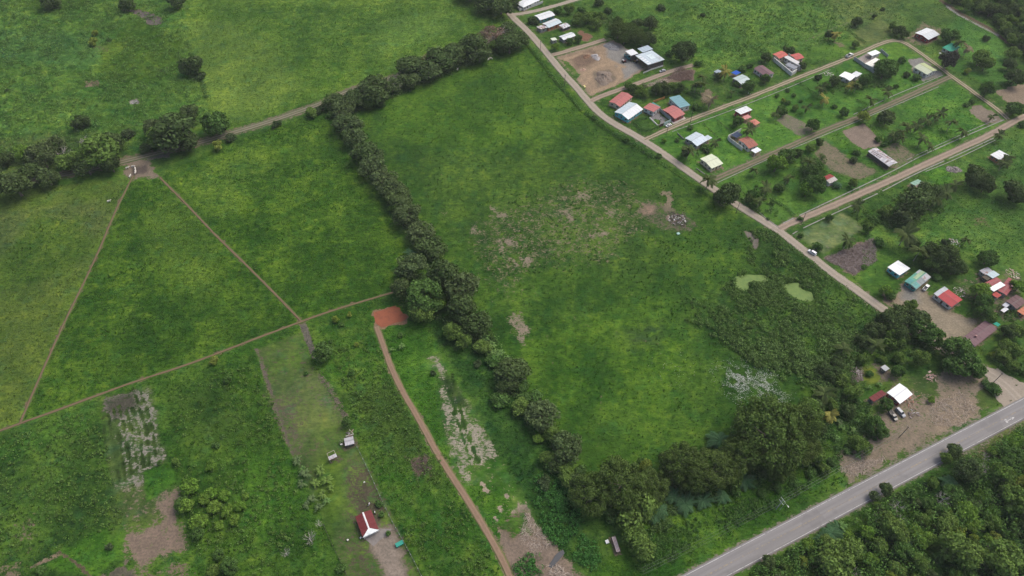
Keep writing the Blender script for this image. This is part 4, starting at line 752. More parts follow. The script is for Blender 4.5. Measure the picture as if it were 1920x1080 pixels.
for i in range(9):
    x, y = at(1218.5+13.5*i/8, 222.5+13.0*i/8); mb = MB(); mb.box(-.22,.22,-.22,.22,0,.75); mb.box(-.28,.28,-.28,.28,.75,.85)
    mb.build('fence_post', WALLW, None, (x, y, 0), .6, label=ORDN[i]+' white block post from the back along the grey paved court', category='post', group='white posts edging the paved court')
def kerb(label, px, w_=.55, h_=.22, mat=CONC):
    P = smooth([at(*p) for p in px], 4.); mb = MB()
    for i, (a, b) in enumerate(zip(P[:-1], P[1:])):
        if vnoise(i*.35, a[1], 1., 5) < .14: continue
        mb.bar((*a, .06+.02*(i % 2)), (*b, .06+.02*(i % 2)), w_, h_+.1)
    mb.build('drain_kerb', mat, None, label=label, category='kerb')
kerb('concrete drain kerb along the upper side of the clay lane', [(1468,419),(1480,413),(1563,374),(1677,320),(1723,294),(1801,259),(1882,225)])
kerb('second concrete kerb above the clay lane', [(1700,300),(1801,253),(1880,219)], .35)
kerb('concrete drain kerb along the lower side of the clay lane', [(1486,439),(1501,430),(1576,395),(1627,372),(1664,354),(1710,329),(1788,294),(1866,258)])
kerb('outer concrete kerb below the right half of the clay lane', [(1735,322),(1790,300),(1866,263)], .4)
kerb('concrete kerb along the lower side of the upper dirt lane', [(1260,247),(1340,219),(1402,195),(1480,164),(1557,131)], .4)
kerb('concrete kerb along the upper side of the muddy lane', [(1600,215),(1655,189),(1678,178),(1738,154),(1768,141)], .45)
kerb('concrete kerb along the lower side of the muddy lane', [(1345,343),(1440,298),(1530,260),(1640,214),(1760,163)], .35)
kerb('concrete kerb at the left edge of the pale mown lot', [(1462,428),(1436,410),(1420,395)], .3)

# ------------------------------------------------------------------ vehicles
TYRE = paint((.02,.02,.02), None, .3, .8); LIGHTM = paint((.7,.7,.66), None, .1, .2); RIM = paint((.3,.3,.3), None, .2, .4)
def wheelmesh():
    mb = MB(); mb.tube([(0,-.11,0),(0,.11,0)], .34, 14); t_ = mb.mesh('tyre'); t_.materials.append(TYRE)
    mb = MB(); mb.tube([(0,-.115,0),(0,.115,0)], .19, 10); r_ = mb.mesh('rim'); r_.materials.append(RIM); return t_, r_
WT, WR = wheelmesh()
def loft(sections):                            # sections: list of (x, [(y,z)...]) closed rings
    mb = MB(); n_ = len(sections[0][1]); b = 0
    V = [(x, y, z) for x, r in sections for y, z in r]; Fq = []
    for i in range(len(sections)-1):
        for k in range(n_): Fq.append((i*n_+k, i*n_+(k+1) % n_, (i+1)*n_+(k+1) % n_, (i+1)*n_+k))
    Fq.append(tuple(range(n_))[::-1]); Fq.append(tuple((len(sections)-1)*n_+k for k in range(n_)))
    mb.add(V, Fq); return mb
def ring(w_, z0, z1, t_=.8): return [(-w_*.95, z0), (w_*.95, z0), (w_, (z0+z1)/2), (w_*t_, z1), (-w_*t_, z1), (-w_, (z0+z1)/2)]
def vehicle(name, label, p, heading, kind, col, L=4.5, scale=1.):
    ctr = at(*p); root = empty(name, (*ctr, .1), heading, label=label, category=name.split('_')[-1]); root.scale = (scale,)*3
    LM.append((ctr[0], ctr[1], label)); pm = paint(col, None, .2, .3, .5, 0, .5); h = L/2
    if kind == 'pickup':
        loft([(-h, ring(.82,.45,.95,.97)), (-h+.1, ring(.88,.38,1.05,.97)), (h-1.0, ring(.88,.38,1.05,.95)), (h-.15, ring(.85,.38,.98,.9)), (h, ring(.8,.45,.85,.9))]).build('body', pm, root)
        cb = loft([(-.35, ring(.84,1.03,1.1,.95)), (-.2, ring(.82,1.03,1.72,.85)), (.85, ring(.82,1.03,1.72,.85)), (1.45, ring(.82,1.03,1.1,.95))]).build('cabin', pm, root)
        mb = MB(); mb.add([(.93,-.62,1.70),(.93,.62,1.70),(1.45,.76,1.14),(1.45,-.76,1.14)], [(0,3,2,1)]); mb.add([(-.26,-.6,1.64),(-.26,.6,1.64),(-.38,.7,1.18),(-.38,-.7,1.18)], [(0,1,2,3)])
        for s_ in (1,-1): mb.add([(-.1,s_*.74,1.62),(.8,s_*.74,1.62),(1.2,s_*.84,1.16),(-.15,s_*.85,1.16)], [(0,1,2,3)])
        mb.build('glass', GLASS, cb)
        mb = MB(); mb.box(-h+.12, -.42, -.72, .72, 1.06, 1.07); mb.build('cargo_bed', paint((.05,.05,.05)), root)
        mb = MB(); mb.box(-h+.05, -.4, -.88, -.74, 1.05, 1.28); mb.box(-h+.05, -.4, .74, .88, 1.05, 1.28); mb.box(-h, -h+.1, -.88, .88, 1.05, 1.28); mb.build('bed_side', pm, root)
    else:
        hb = {'sedan': .95, 'suv': 1.02}.get(kind, .98)
        loft([(-h, ring(.74,.42,.80,.9)), (-h+.15, ring(.84,.34,hb,.92)), (h-1.1, ring(.86,.34,hb,.92)), (h-.2, ring(.82,.34,.82,.9)), (h, ring(.7,.42,.70,.9))]).build('body', pm, root)
        top = 1.42 if kind == 'sedan' else 1.72; r0 = -h+.75 if kind == 'sedan' else -h+.12
        cb = loft([(r0, ring(.80,hb-.02,hb+.06,.95)), (r0+(.55 if kind == 'sedan' else .2), ring(.78,hb-.02,top,.8)), (.45, ring(.78,hb-.02,top,.8)), (1.25, ring(.80,hb-.02,hb+.05,.95))]).build('cabin', pm, root)
        mb = MB(); mb.add([(.53,-.58,top-.02),(.53,.58,top-.02),(1.22,.74,hb+.08),(1.22,-.74,hb+.08)], [(0,3,2,1)])
        for s_ in (1,-1): mb.add([(r0+.55,s_*.70,top-.09),(.4,s_*.70,top-.09),(.95,s_*.82,hb+.10),(r0+.4,s_*.82,hb+.10)], [(0,1,2,3)])
        x1 = r0+(.5 if kind == 'sedan' else .17); mb.add([(x1,-.56,top-.05),(x1,.56,top-.05),(r0-.01,.7,hb+.1),(r0-.01,-.7,hb+.1)], [(0,1,2,3)])
        mb.build('glass', GLASS, cb)
    for s_ in (1,-1):
        mb = MB(); mb.box(h-.12, h-.02, s_*.62-.14, s_*.62+.14, .6, .74); mb.build('headlight', LIGHTM, root)
        for x in (-h*.62, h*.62): wo = put('wheel', WT, None, root, (x, s_*.8, .30)); put('rim', WR, None, wo)
    return root
def hdg(p, q):
    a = at(*p); b = at(*q); return math.atan2(b[1]-a[1], b[0]-a[0])
vehicle('parked_car', 'white car with grey roof parked beside the gravel road', (1522,475), hdg((1530,480),(1514,470)), 'suv', (.72,.73,.75), 4.6)
vehicle('pickup_truck', 'white pickup truck beside the patchwork green roof', (1735,541), hdg((1730,546),(1740,535)), 'pickup', (.74,.74,.74), 5.0)
vehicle('parked_car', 'silver grey car on the yard track below the warehouse', (1242,134.5), hdg((1248,133),(1236,136)), 'sedan', (.34,.36,.38), 4.5)
vehicle('parked_car', 'small white car parked at the mint gate of the paved court', (1253.5,236.5), hdg((1249,238.5),(1258,234.5)), 'sedan', (.75,.75,.75), 4.2)
vehicle('pickup_truck', 'black and white pickup, left of the two by the highway house', (1673,781), hdg((1668,774),(1679,789)), 'pickup', (.09,.09,.09), 4.9)
vehicle('parked_car', 'blue grey car, right of the two vehicles by the highway house', (1687,775), hdg((1680,768),(1694,782)), 'suv', (.22,.25,.30), 4.8)
vehicle('delivery_truck', 'white open truck standing on the upper lane by the grey wall', (1592,106), hdg((1586,109),(1600,102)), 'pickup', (.66,.66,.65), 5.0, 1.25)
vehicle('teal_truck', 'teal truck backed under the white roof of the warehouse', (1177,109), hdg((1173,104),(1183,113)), 'pickup', (.05,.22,.25), 5.0, 1.3)
def tractor(label, p, hd, col):
    c = at(*p); r = empty('farm_tractor', (*c, 0), hd, label=label, category='tractor'); pm = paint(col, None, .3, .5)
    loft([(-.6, ring(.35,.6,1.1,.9)), (1.4, ring(.35,.6,1.15,.9)), (1.6, ring(.3,.65,1.0,.9))]).build('bonnet', pm, r)
    mb = MB(); mb.box(-1.3,-.3,-.6,.6,2.05,2.15); [mb.bar((x,y,1.0),(x,y,2.05),.07) for x in (-1.2,-.4) for y in (-.5,.5)]; mb.build('canopy', paint((.5,.5,.5)), r)
    mb = MB(); mb.box(-1.1,-.6,-.3,.3,.9,1.1); mb.box(-1.2,-1.08,-.3,.3,1.1,1.5); mb.build('seat', paint((.03,.03,.03)), r)
    for x, R, wy in ((-.8,.75,.75),(1.2,.42,.6)):
        for s_ in (1,-1): m = MB(); m.tube([(x,s_*wy-.18,R),(x,s_*wy+.18,R)], R, 16); m.build('wheel', TYRE, r)
    LM.append((c[0], c[1], label))
tractor('dark red tractor on the grey gravel left of the warehouse', (1170,117), .4, (.16,.04,.04)); tractor('ochre tractor under the front edge of the warehouse', (1192,117), 2.6, (.22,.15,.06))
def motorcycle(label, p, hd, col):
    c = at(*p); r = empty('motorcycle', (*c, 0), hd, label=label, category='motorcycle'); pm = paint(col, None, .2, .35)
    for x in (-.62,.68): m = MB(); m.tube([(x,-.07,.31),(x,.07,.31)], .31, 14); m.build('wheel', TYRE, r)
    loft([(-.8, ring(.12,.75,.92)), (-.3, ring(.17,.5,.85)), (.2, ring(.2,.45,1.0)), (.5, ring(.14,.6,.95))]).build('body', pm, r)
    mb = MB(); mb.box(-.75,-.1,-.14,.14,.9,.98); mb.build('saddle', paint((.03,.03,.03)), r)
    mb = MB(); mb.bar((.68,0,.35),(.42,0,1.05),.08); mb.bar((.42,-.36,1.08),(.42,.36,1.08),.05); mb.build('handlebar', paint((.2,.2,.2)), r)
    LM.append((c[0], c[1], label))
motorcycle('white motorcycle standing above the small maroon roofed house', (692.5,946), hdg((690,950),(695,940)), (.75,.75,.75)); motorcycle('white motorcycle at the side wall of the small maroon roofed house', (703,961), hdg((702,958),(704,965)), (.7,.7,.7))
# green skip, white tank and small boxes
def crate(name, label, p, L, W, h, col, rz, cat):
    c = at(*p); r = empty(name, (*c, 0), rz, label=label, category=cat); t_ = .06; mb = MB(); m = paint(col, None, .3, .5)
    l, w_ = L/2, W/2; mb.add([(-l*.9,-w_*.9,0),(l*.9,-w_*.9,0),(l*.9,w_*.9,0),(-l*.9,w_*.9,0),(-l,-w_,h),(l,-w_,h),(l,w_,h),(-l,w_,h)], [(0,3,2,1),(0,1,5,4),(1,2,6,5),(2,3,7,6),(3,0,4,7)]); mb.build('tub', m, r)
    mb = MB(); mb.box(-l-.04,l+.04,-w_-.04,w_+.04,h+.005,h+.09); mb.build('lid', m, r)
crate('rubbish_bin', 'bright teal green metal bin by the lot fence', (749.5,1021), 2.9, 1.5, 1.0, (.03,.26,.20), hdg((742,1025),(757,1017)), 'bin')
crate('cistern_box', 'small pale teal box on the grass below the junk heap', (1271.5,439), 1.5, 1.3, .5, (.30,.48,.45), .4, 'box')
crate('water_tank', 'white square tank beside the long narrow shelter', (1138,1017), 1.2, 1.2, .9, (.62,.64,.64), .35, 'tank')
crate('storage_box', 'white box at the foot of the weathered fence hut', (640.5,834), .8, .5, .5, (.6,.6,.58), .5, 'box')
crate('storage_box', 'pale box in the grass below the green cottage', (1762,101), 1.2, .8, .6, (.6,.6,.58), .2, 'box')
crate('garden_boat', 'yellow tub on the grass strip by the gravel yard', (1096,163), 2.2, .9, .5, (.62,.56,.22), 1.9, 'tub')
# chairs and pots near the maroon house
for lab, p in (('white garden chair right of the mown lot drain', (683.5,905)), ('white garden chair left of the maroon roofed house', (652.5,1013)), ('white garden chair under the porch corner of the maroon roofed house', (676.5,1009))):
    c = at(*p); r = empty('garden_chair', (*c, 0), RND.uniform(0, 6), label=lab, category='chair'); wm2 = paint((.65,.65,.63))
    m = MB(); m.box(-.3,.3,-.3,.3,.40,.46); m.build('seat', wm2, r); m = MB(); m.box(-.3,-.24,-.3,.3,.46,.95); m.build('backrest', wm2, r)
    for x in (-.26,.26):
        for y in (-.26,.26): m = MB(); m.box(x-.03,x+.03,y-.03,y+.03,0,.4); m.build('leg', wm2, r)

# ------------------------------------------------------------------ heaps
def heap(name, label, p, R, h_, mat, seed, cat='heap', asp=1., rz=0.):
    c = at(*p); rr = np.random.default_rng(seed); k = 30; V = [(0,0,h_)]; Fq = []
    for i in range(1, 9):
        for j in range(k):
            a = 2*math.pi*j/k; r = R*i/8*(1+.25*math.sin(a*2+seed)+.12*math.sin(a*5+seed*2)); z = h_*max(0, 1-(i/8))**.9*(1+.10*rr.standard_normal()*(i < 8)) - (.12 if i == 8 else 0)
            V.append((r*math.cos(a), r*math.sin(a)*asp, z))
    for j in range(k): Fq.append((0, 1+j, 1+(j+1) % k))
    for i in range(7):
        for j in range(k): Fq.append((1+i*k+j, 1+(i+1)*k+j, 1+(i+1)*k+(j+1) % k, 1+i*k+(j+1) % k))
    m = MB(); m.add(V, Fq); o = m.build(name, mat, None, (*c, 0), rz, label=label, category=cat); LM.append((*c, label)); return o
heap('gravel_heap', 'dark grey gravel heap at the top of the gravel yard', (1147,88), 5.0, 1.6, paint((.20,.205,.21), (.15,.15,.155), .5, .95, .5, .1), 3)
heap('gravel_heap', 'pale grey gravel heap in the middle of the gravel yard', (1117,107), 3.6, 1.3, paint((.33,.32,.32), (.24,.2,.18), .5, .95, .5, .1), 4)
heap('sand_heap', 'brown sand heap at the front of the gravel yard', (1132,146), 7.0, 2.4, paint((.19,.155,.125), (.15,.115,.09), .5, .95, .4, .15), 5)
heap('earth_heap', 'reddish earth heap beside the pale gravel heap', (1100,106), 2.6, 1.2, paint((.17,.095,.06), (.22,.14,.09), .5, .95, .5, .1), 6)
heap('earth_heap', 'small pinkish earth heap near the left side of the gravel yard', (1093,131), 1.8, .8, paint((.40,.27,.2), None, .5, .95, .5, .1), 7)
heap('rubble_heap', 'grey rubble heap in grass right of the yellow walled house', (1788,318), 4.0, 1.1, paint((.30,.28,.27), (.10,.09,.085), .7, .95, 1.2, .15), 8)
heap('earth_heap', 'small beige earth mound beside the white junk heap', (1252,408), 1.9, .7, paint((.24,.19,.15), None, .5, .95, .5, .1), 9, asp=.6, rz=1.5)
def brush(name, label, px, n_, col, L=(1.2, 3.), hmax=.8, seed=1, thick=.07, cat='brush heap'):
    rr = random.Random(seed); P = [at(*p) for p in px]; x0 = min(p[0] for p in P); x1 = max(p[0] for p in P); y0 = min(p[1] for p in P); y1 = max(p[1] for p in P); mb = MB(); k = 0
    def inside(x, y):
        c = False
        for i in range(len(P)):
            a, b = P[i], P[i-1]
            if (a[1] > y) != (b[1] > y) and x < (b[0]-a[0])*(y-a[1])/(b[1]-a[1])+a[0]: c = not c
        return c
    while k < n_:
        x, y = rr.uniform(x0, x1), rr.uniform(y0, y1)
        if not inside(x, y): continue
        a = rr.uniform(0, math.pi); l = rr.uniform(*L)/2; z = rr.uniform(.05, hmax)*vnoise(x, y, 5, 2)*1.4
        mb.bar((x-l*math.cos(a), y-l*math.sin(a), z+rr.uniform(-.1,.3)), (x+l*math.cos(a), y+l*math.sin(a), z+rr.uniform(-.1,.3)), thick*rr.uniform(.6,1.8)); k += 1
    o = mb.build(name, col, None, label=label, category=cat); LM.append((sum(p[0] for p in P)/len(P), sum(p[1] for p in P)/len(P), label)); return o
GREYW = paint((.25,.21,.195), (.13,.10,.09), .5, .9, .8); BRNW = paint((.16,.11,.09), (.24,.19,.16), .4, .9, .8); PALEW = paint((.42,.36,.30), (.25,.2,.16), .4, .9, .8)
brush('brush_heap', 'wide heap of cut grey branches beside the gravel road', [(1546,485),(1600,463),(1638,447),(1643,490),(1600,515)], 1500, GREYW, seed=2)
brush('brush_heap', 'brown heap of cut branches at the end of the yard track', [(1252,145),(1276,126),(1300,134),(1296,150),(1274,153)], 700, BRNW, seed=3)
brush('brush_heap', 'fallen brown twigs strewn by the highway yard', [(1740,760),(1800,735),(1835,765),(1800,800),(1750,800)], 420, PALEW, hmax=.25, thick=.05, seed=4)
brush('brush_heap', 'grey driftwood and branches heaped at the stream', [(1025,1060),(1050,1062),(1090,1090),(1040,1100)], 160, PALEW, seed=5)
brush('brush_heap', 'dry stalks littered between the sandy strip and the stream', [(985,960),(1010,990),(1035,1020),(1000,1045),(975,1010)], 260, PALEW, hmax=.25, thick=.05, seed=6)
brush('brush_heap', 'grey branches left of the small grey hut in the trees', [(1590,690),(1615,690),(1618,715),(1598,720)], 160, GREYW, seed=7)
brush('brush_heap', 'dark pile of dead twigs in the lot beside the orange path', [(772,870),(800,852),(812,880),(785,895)], 130, paint((.10,.085,.075)), hmax=.6, seed=8)
brush('brush_heap', 'dry brush at the corner of the highway yard below the bananas', [(1570,880),(1620,862),(1660,860),(1610,895)], 260, PALEW, hmax=.3, thick=.05, seed=9)
brush('brush_heap', 'light brown brush along the hedge above the red corner house', [(1200,162),(1235,150),(1262,150),(1240,162)], 220, PALEW, hmax=.4, seed=10)
def junk(label, p, R, n_, cols, seed, plates=6):
    rr = random.Random(seed); c = at(*p); r = empty('junk_heap', (*c, 0), 0, label=label, category='junk heap'); LM.append((*c, label))
    for i in range(n_):
        a = rr.uniform(0, 6.28); q = R*rr.random()**.6; m = MB(); l = rr.uniform(.8, 2.0)/2 if i >= plates else rr.uniform(.7, 1.6)/2; w_ = .1 if i >= plates else rr.uniform(.35, .8)/2
        m.box(-l, l, -w_, w_, 0, .06); o = m.build('plank' if i >= plates else 'sheet', paint(rr.choice(cols)), r, (q*math.cos(a), q*math.sin(a), rr.uniform(.1, .9)*(1-q/R*.6))); o.rotation_euler = (rr.uniform(-.4,.4), rr.uniform(-.3,.3), rr.uniform(0, 3.14))
junk('heap of white boards and scrap in the big pasture', (1270,411), 4.8, 90, [(.58,.58,.58),(.64,.64,.63),(.35,.34,.33),(.06,.05,.05),(.09,.08,.075),(.2,.14,.12),(.05,.045,.04)], 3, 34)
brush('brush_heap', 'dark scrap wood and stalks round the white boards in the big pasture', [(1252,398),(1282,396),(1292,415),(1285,428),(1258,424)], 220, paint((.07,.06,.05), (.2,.17,.15), .4), (.8,2.), .7, 12)
junk('scattered pale scrap in the grass above the palm thicket', (1789,456), 3.0, 26, [(.6,.58,.55),(.5,.48,.5),(.3,.2,.17)], 4, 9)
junk('brick and board scrap beside the dirt yard of the highway house', (1744,706), 2.6, 26, [(.5,.33,.28),(.55,.42,.38),(.3,.2,.17)], 5, 9)
junk('planks and scrap behind the right hand cluster of red roofs', (1899,514), 3.2, 30, [(.5,.4,.33),(.4,.3,.25),(.6,.55,.5)], 6, 10)
junk('scrap timber between the red roof and the patchwork roof', (1798,548), 3.2, 26, [(.3,.27,.25),(.45,.42,.4),(.2,.17,.15)], 7, 8)
junk('pale scrap under the big trees left of the small grey hut', (1608,698), 2.6, 22, [(.55,.52,.5),(.4,.36,.33)], 8, 8)
junk('scrap and timber by the weathered fence hut', (655,813), 1.8, 16, [(.1,.09,.085),(.5,.48,.45),(.3,.22,.2)], 9, 5)
junk('reddish planks strewn at the front of the bright white gabled house', (1712,752), 4.2, 26, [(.35,.15,.1),(.3,.2,.16),(.45,.35,.3)], 10, 6)
junk('scrap and car parts in the dirt by the two parked pickups', (1713,778), 2.6, 14, [(.25,.2,.2),(.5,.5,.5),(.12,.1,.1)], 11, 4)
junk('pale rubble at the ruined corner by the brilliant white house', (1553,140), 3.4, 22, [(.45,.42,.4),(.3,.28,.26),(.55,.53,.5)], 12, 8)

# ------------------------------------------------------------------ poles and wires
WOODP = paint((.10,.085,.075), None, .4, .9); GREYP = paint((.42,.45,.45), None, .3, .7); WIREM = paint((.16,.18,.165), None, .2, .6)
POLES = {}
def upole(key, label, base, h_, mat, arms, yaw, cat='utility pole'):
    c = at(*base); r = empty('utility_pole', (*c, 0), yaw, label=label, category=cat); LM.append((*c, label))
    m = MB(); m.tube([(0,0,-.3),(0,0,h_)], [.17,.11], 10); m.build('mast', mat, r)
    for z, w_ in arms:
        m = MB(); m.box(-.07,.07,-w_/2,w_/2,h_-z-.08,h_-z+.08); a_ = m.build('crossarm', mat, r)
        for y in (-w_/2+.12, 0, w_/2-.12): m = MB(); m.tube([(0,y,h_-z+.08),(0,y,h_-z+.3)], .06, 6); m.build('insulator', paint((.6,.62,.62)), a_)
    POLES[key] = (c[0], c[1], h_)
hy_ = math.atan2(HD[1], HD[0])
upole('p1', 'pale concrete utility pole with double crossarm on the highway verge', (1455,955), 9.5, GREYP, ((.3,2.4),(2.6,2.4)), hy_)
upole('p2', 'dark wooden utility pole leaning over the highway yard', (1685,821), 9.5, WOODP, ((.4,1.4),), hy_)
upole('p3', 'dark wooden utility pole where the gravel road meets the highway', (1858,722), 9.5, WOODP, ((.4,1.4),), hy_)
for i, (b_, lab) in enumerate((((1013,97),'topmost thin pole along the gravel road'), ((1058.5,160),'thin pole along the gravel road opposite the sand heap'), ((1250,250),'thin pole at the mouth of the upper dirt lane'), ((1380,400),'thin pole beside the gravel road near the big roadside tree'), ((1502,420),'thin pole at the mouth of the clay lane'), ((1294,230),'thin pole in front of the pink red house'))):
    upole('r%d' % i, lab, b_, 8.0, WOODP, ((.3,1.2),), .8)
m = MB(); m.tube([(0,0,0),(0,0,7.5),(.3,0,7.7),(1.6,0,7.9)], [.09,.06,.05,.05], 8)
c = at(1461,958); lp = empty('street_lamp', (*c, 0), hy_-1.57, label='street lamp with white head beside the concrete pole on the verge', category='street lamp'); m.build('mast', GREYP, lp); m = MB(); m.box(1.3,2.0,-.14,.14,7.8,7.98); m.build('lamp_head', paint((.7,.72,.7)), lp)
def wires(label, k1, k2, offs, drop=1.2, ext=None):
    a = POLES[k1]; b = POLES[k2] if ext is None else ext; m = MB(); d = Vector((b[0]-a[0], b[1]-a[1], 0)).normalized(); nn = Vector((-d.y, d.x, 0))
    for o_, dz in offs:
        pts = []
        for i in range(13):
            t = i/12; pts.append(Vector((a[0]+(b[0]-a[0])*t, a[1]+(b[1]-a[1])*t, a[2]-dz+(b[2]-a[2])*t-4*drop*t*(1-t)))+nn*o_)
        m.tube(pts, .02, 4, False)
    m.build('power_line', WIREM, None, label=label, category='power line')
O3 = ((-1.0,.0),(0,0),(1.0,0),(-.5,2.4),(.5,2.4))
wires('power lines between the concrete pole and the highway yard pole', 'p1', 'p2', O3); wires('power lines from the highway yard pole to the junction pole', 'p2', 'p3', O3[:3])
e = POLES['p1']; wires('power lines leaving the concrete pole towards the bottom edge', 'p1', '', O3, 1.2, (e[0]-HD[0]*62, e[1]-HD[1]*62, 9.5))
for a_, b_, lab in (('r0','r1','wire between the two top poles of the gravel road'), ('r2','r3','wire along the gravel road to the roadside tree')): wires(lab, a_, b_, ((0,0),(.5,0)), .8)

# ------------------------------------------------------------------ fences
def fence(label, px, h_=1.5, mat=None, post=None):
    P = smooth([at(*p) for p in px], 3.0); c = P[0]; r = empty('wire_fence', (c[0], c[1], 0), 0, label=label, category='fence'); LM.append((P[len(P)//2][0], P[len(P)//2][1], label))
    pm_ = MB(); pm_.box(-.08,.08,-.08,.08,-.2,h_); pmesh = pm_.mesh('fence_post'); pmesh.materials.append(post or GREYP)
    for q in P: put('post', pmesh, None, r, (q[0]-c[0], q[1]-c[1], 0))
    for z in (.35,.75,1.15,1.45):
        m = MB(); m.tube([(q[0]-c[0], q[1]-c[1], z*h_/1.5) for q in P], .035, 4, False); m.build('wire', mat or WIREM, r)
fence('grey wire fence along the right side of the mown lot', [(665,830),(690,880),(712,930),(738,985),(765,1030),(800,1100)])
fence('dark wire fence along the lower left side of the mown lot', [(607,985),(622,1020),(640,1055),(660,1100)], 1.3, paint((.06,.055,.05)), paint((.07,.06,.05)))
fence('thin fence dividing the two green lawns above the rusty red roof', [(1318,232),(1345,258)], 1.1, paint((.05,.05,.045)), paint((.06,.05,.045)))
fence('second thin fence across the lawn below the red walled house', [(1340,222),(1372,250)], 1.1, paint((.05,.05,.045)), paint((.06,.05,.045)))

# ------------------------------------------------------------------ cattle and people
def skinned(name, pts, edges, root=0, sub=1):
    me = bpy.data.meshes.new(name+'_rig'); me.from_pydata([p[:3] for p in pts], edges, []); o = bpy.data.objects.new(name+'_rig', me); C.objects.link(o)
    md = o.modifiers.new('skin', 'SKIN'); sv = me.skin_vertices[0].data
    for i, p in enumerate(pts): sv[i].radius = (p[3], p[4] if len(p) > 4 else p[3]); sv[i].use_root = (i == root)
    md.use_smooth_shade = True; s_ = o.modifiers.new('sub', 'SUBSURF'); s_.levels = sub; s_.render_levels = sub
    dg = bpy.context.evaluated_depsgraph_get(); m = bpy.data.meshes.new_from_object(o.evaluated_get(dg)); m.name = name
    bpy.data.objects.remove(o); bpy.data.meshes.remove(me); return m
COWP = [(0,0,1.05,.34,.30),(.55,0,1.08,.33,.30),(.85,0,1.22,.18),(1.15,0,1.30,.14),(1.45,0,1.15,.09),(-.55,0,1.08,.33,.28),(-.85,0,1.10,.22),(-.98,0,1.0,.05),(-1.02,0,.5,.03),
        (.6,.2,.65,.12),(.58,.2,.35,.07),(.6,.2,.03,.06),(.6,-.2,.65,.12),(.55,-.2,.35,.07),(.5,-.2,.03,.06),(-.6,.2,.7,.15),(-.68,.2,.38,.07),(-.62,.2,.03,.06),(-.6,-.2,.7,.15),(-.7,-.2,.38,.07),(-.68,-.2,.03,.06),(1.12,.2,1.38,.04),(1.12,-.2,1.38,.04)]
COWE = [(0,1),(1,2),(2,3),(3,4),(0,5),(5,6),(6,7),(7,8),(1,9),(9,10),(10,11),(1,12),(12,13),(13,14),(5,15),(15,16),(16,17),(5,18),(18,19),(19,20),(3,21),(3,22)]
COW = skinned('cow', COWP, COWE); COW.materials.append(paint((.66,.63,.57), (.5,.47,.42), .4, .8, .9))
for i, (p, rz, lab) in enumerate((((240,316.5),.5,'white cow, leftmost of the bunch on the muddy corner'), ((250.5,314),.1,'white cow at the top of the bunch on the muddy corner'), ((254.5,317.5),-1.2,'white cow second down the right side of the muddy bunch'), ((255,322),1.7,'white cow third down the right side of the muddy bunch'), ((255,325.5),1.5,'white cow lowest on the right side of the muddy bunch'), ((245,332),1.4,'white cow walking out of the muddy corner onto the trail'),
        ((205.5,379),.4,'lone white cow grazing in the olive field'), ((916,113),.9,'white cow under the tree row, left one of the bright pair'), ((921,111.5),2.6,'white cow under the tree row, right one of the bright pair'), ((905,109),.2,'cow standing in shade of the tree row left of the pair'), ((943,95.5),.6,'cow at the tree row right of the pair'), ((858,132),1.2,'cow grazing below the middle of the tree row'))):
    c = at(*p); o = put('cow', COW, None, None, (*c, .05), rz, label=lab, category='cow', group='white cattle in the pastures')
PP = [(0,0,.95,.15,.11),(0,0,1.2,.16,.11),(0,0,1.42,.15,.10),(0,0,1.52,.055),(0,.01,1.66,.10),(0,.21,1.40,.055),(.03,.27,1.12,.045),(.10,.27,.88,.035),(0,-.21,1.40,.055),(.02,-.27,1.12,.045),(.06,-.28,.87,.035),(0,.1,.85,.09),(.06,.11,.48,.065),(0,.11,.07,.045),(.12,.11,.04,.04),(0,-.1,.85,.09),(-.02,-.11,.48,.065),(-.12,-.11,.07,.045),(0,-.11,.04,.04)]
PE = [(0,1),(1,2),(2,3),(3,4),(2,5),(5,6),(6,7),(2,8),(8,9),(9,10),(0,11),(11,12),(12,13),(13,14),(0,15),(15,16),(16,17),(17,18)]
PERS = skinned('person', PP, PE)
def personmat():
    m, t, b = newmat('person_clothes'); tc = N(t, 'ShaderNodeTexCoord'); sx = N(t, 'ShaderNodeSeparateXYZ'); t.links.new(tc.outputs['Object'], sx.inputs[0]); z = sx.outputs[2]
    c = mixc(t, ramp(t, z, .93, .95), (.03,.03,.04), (.68,.68,.66)); c = mixc(t, ramp(t, z, 1.47, 1.49), c, (.22,.12,.08)); c = mixc(t, ramp(t, z, 1.69, 1.71), c, (.02,.015,.012)); t.links.new(c, b.inputs['Base Color']); b.inputs['Roughness'].default_value = .8; return m
PERS.materials.append(personmat())
for p, rz, lab in (((1402,177.5),.3,'person in white shirt and dark trousers, left of two by the lane'), ((1405.7,179),2.8,'person in white shirt, right of two by the lane')):
    c = at(*p); put('person', PERS, None, None, (*c, .02), rz, label=lab, category='person', group='people by the lane')
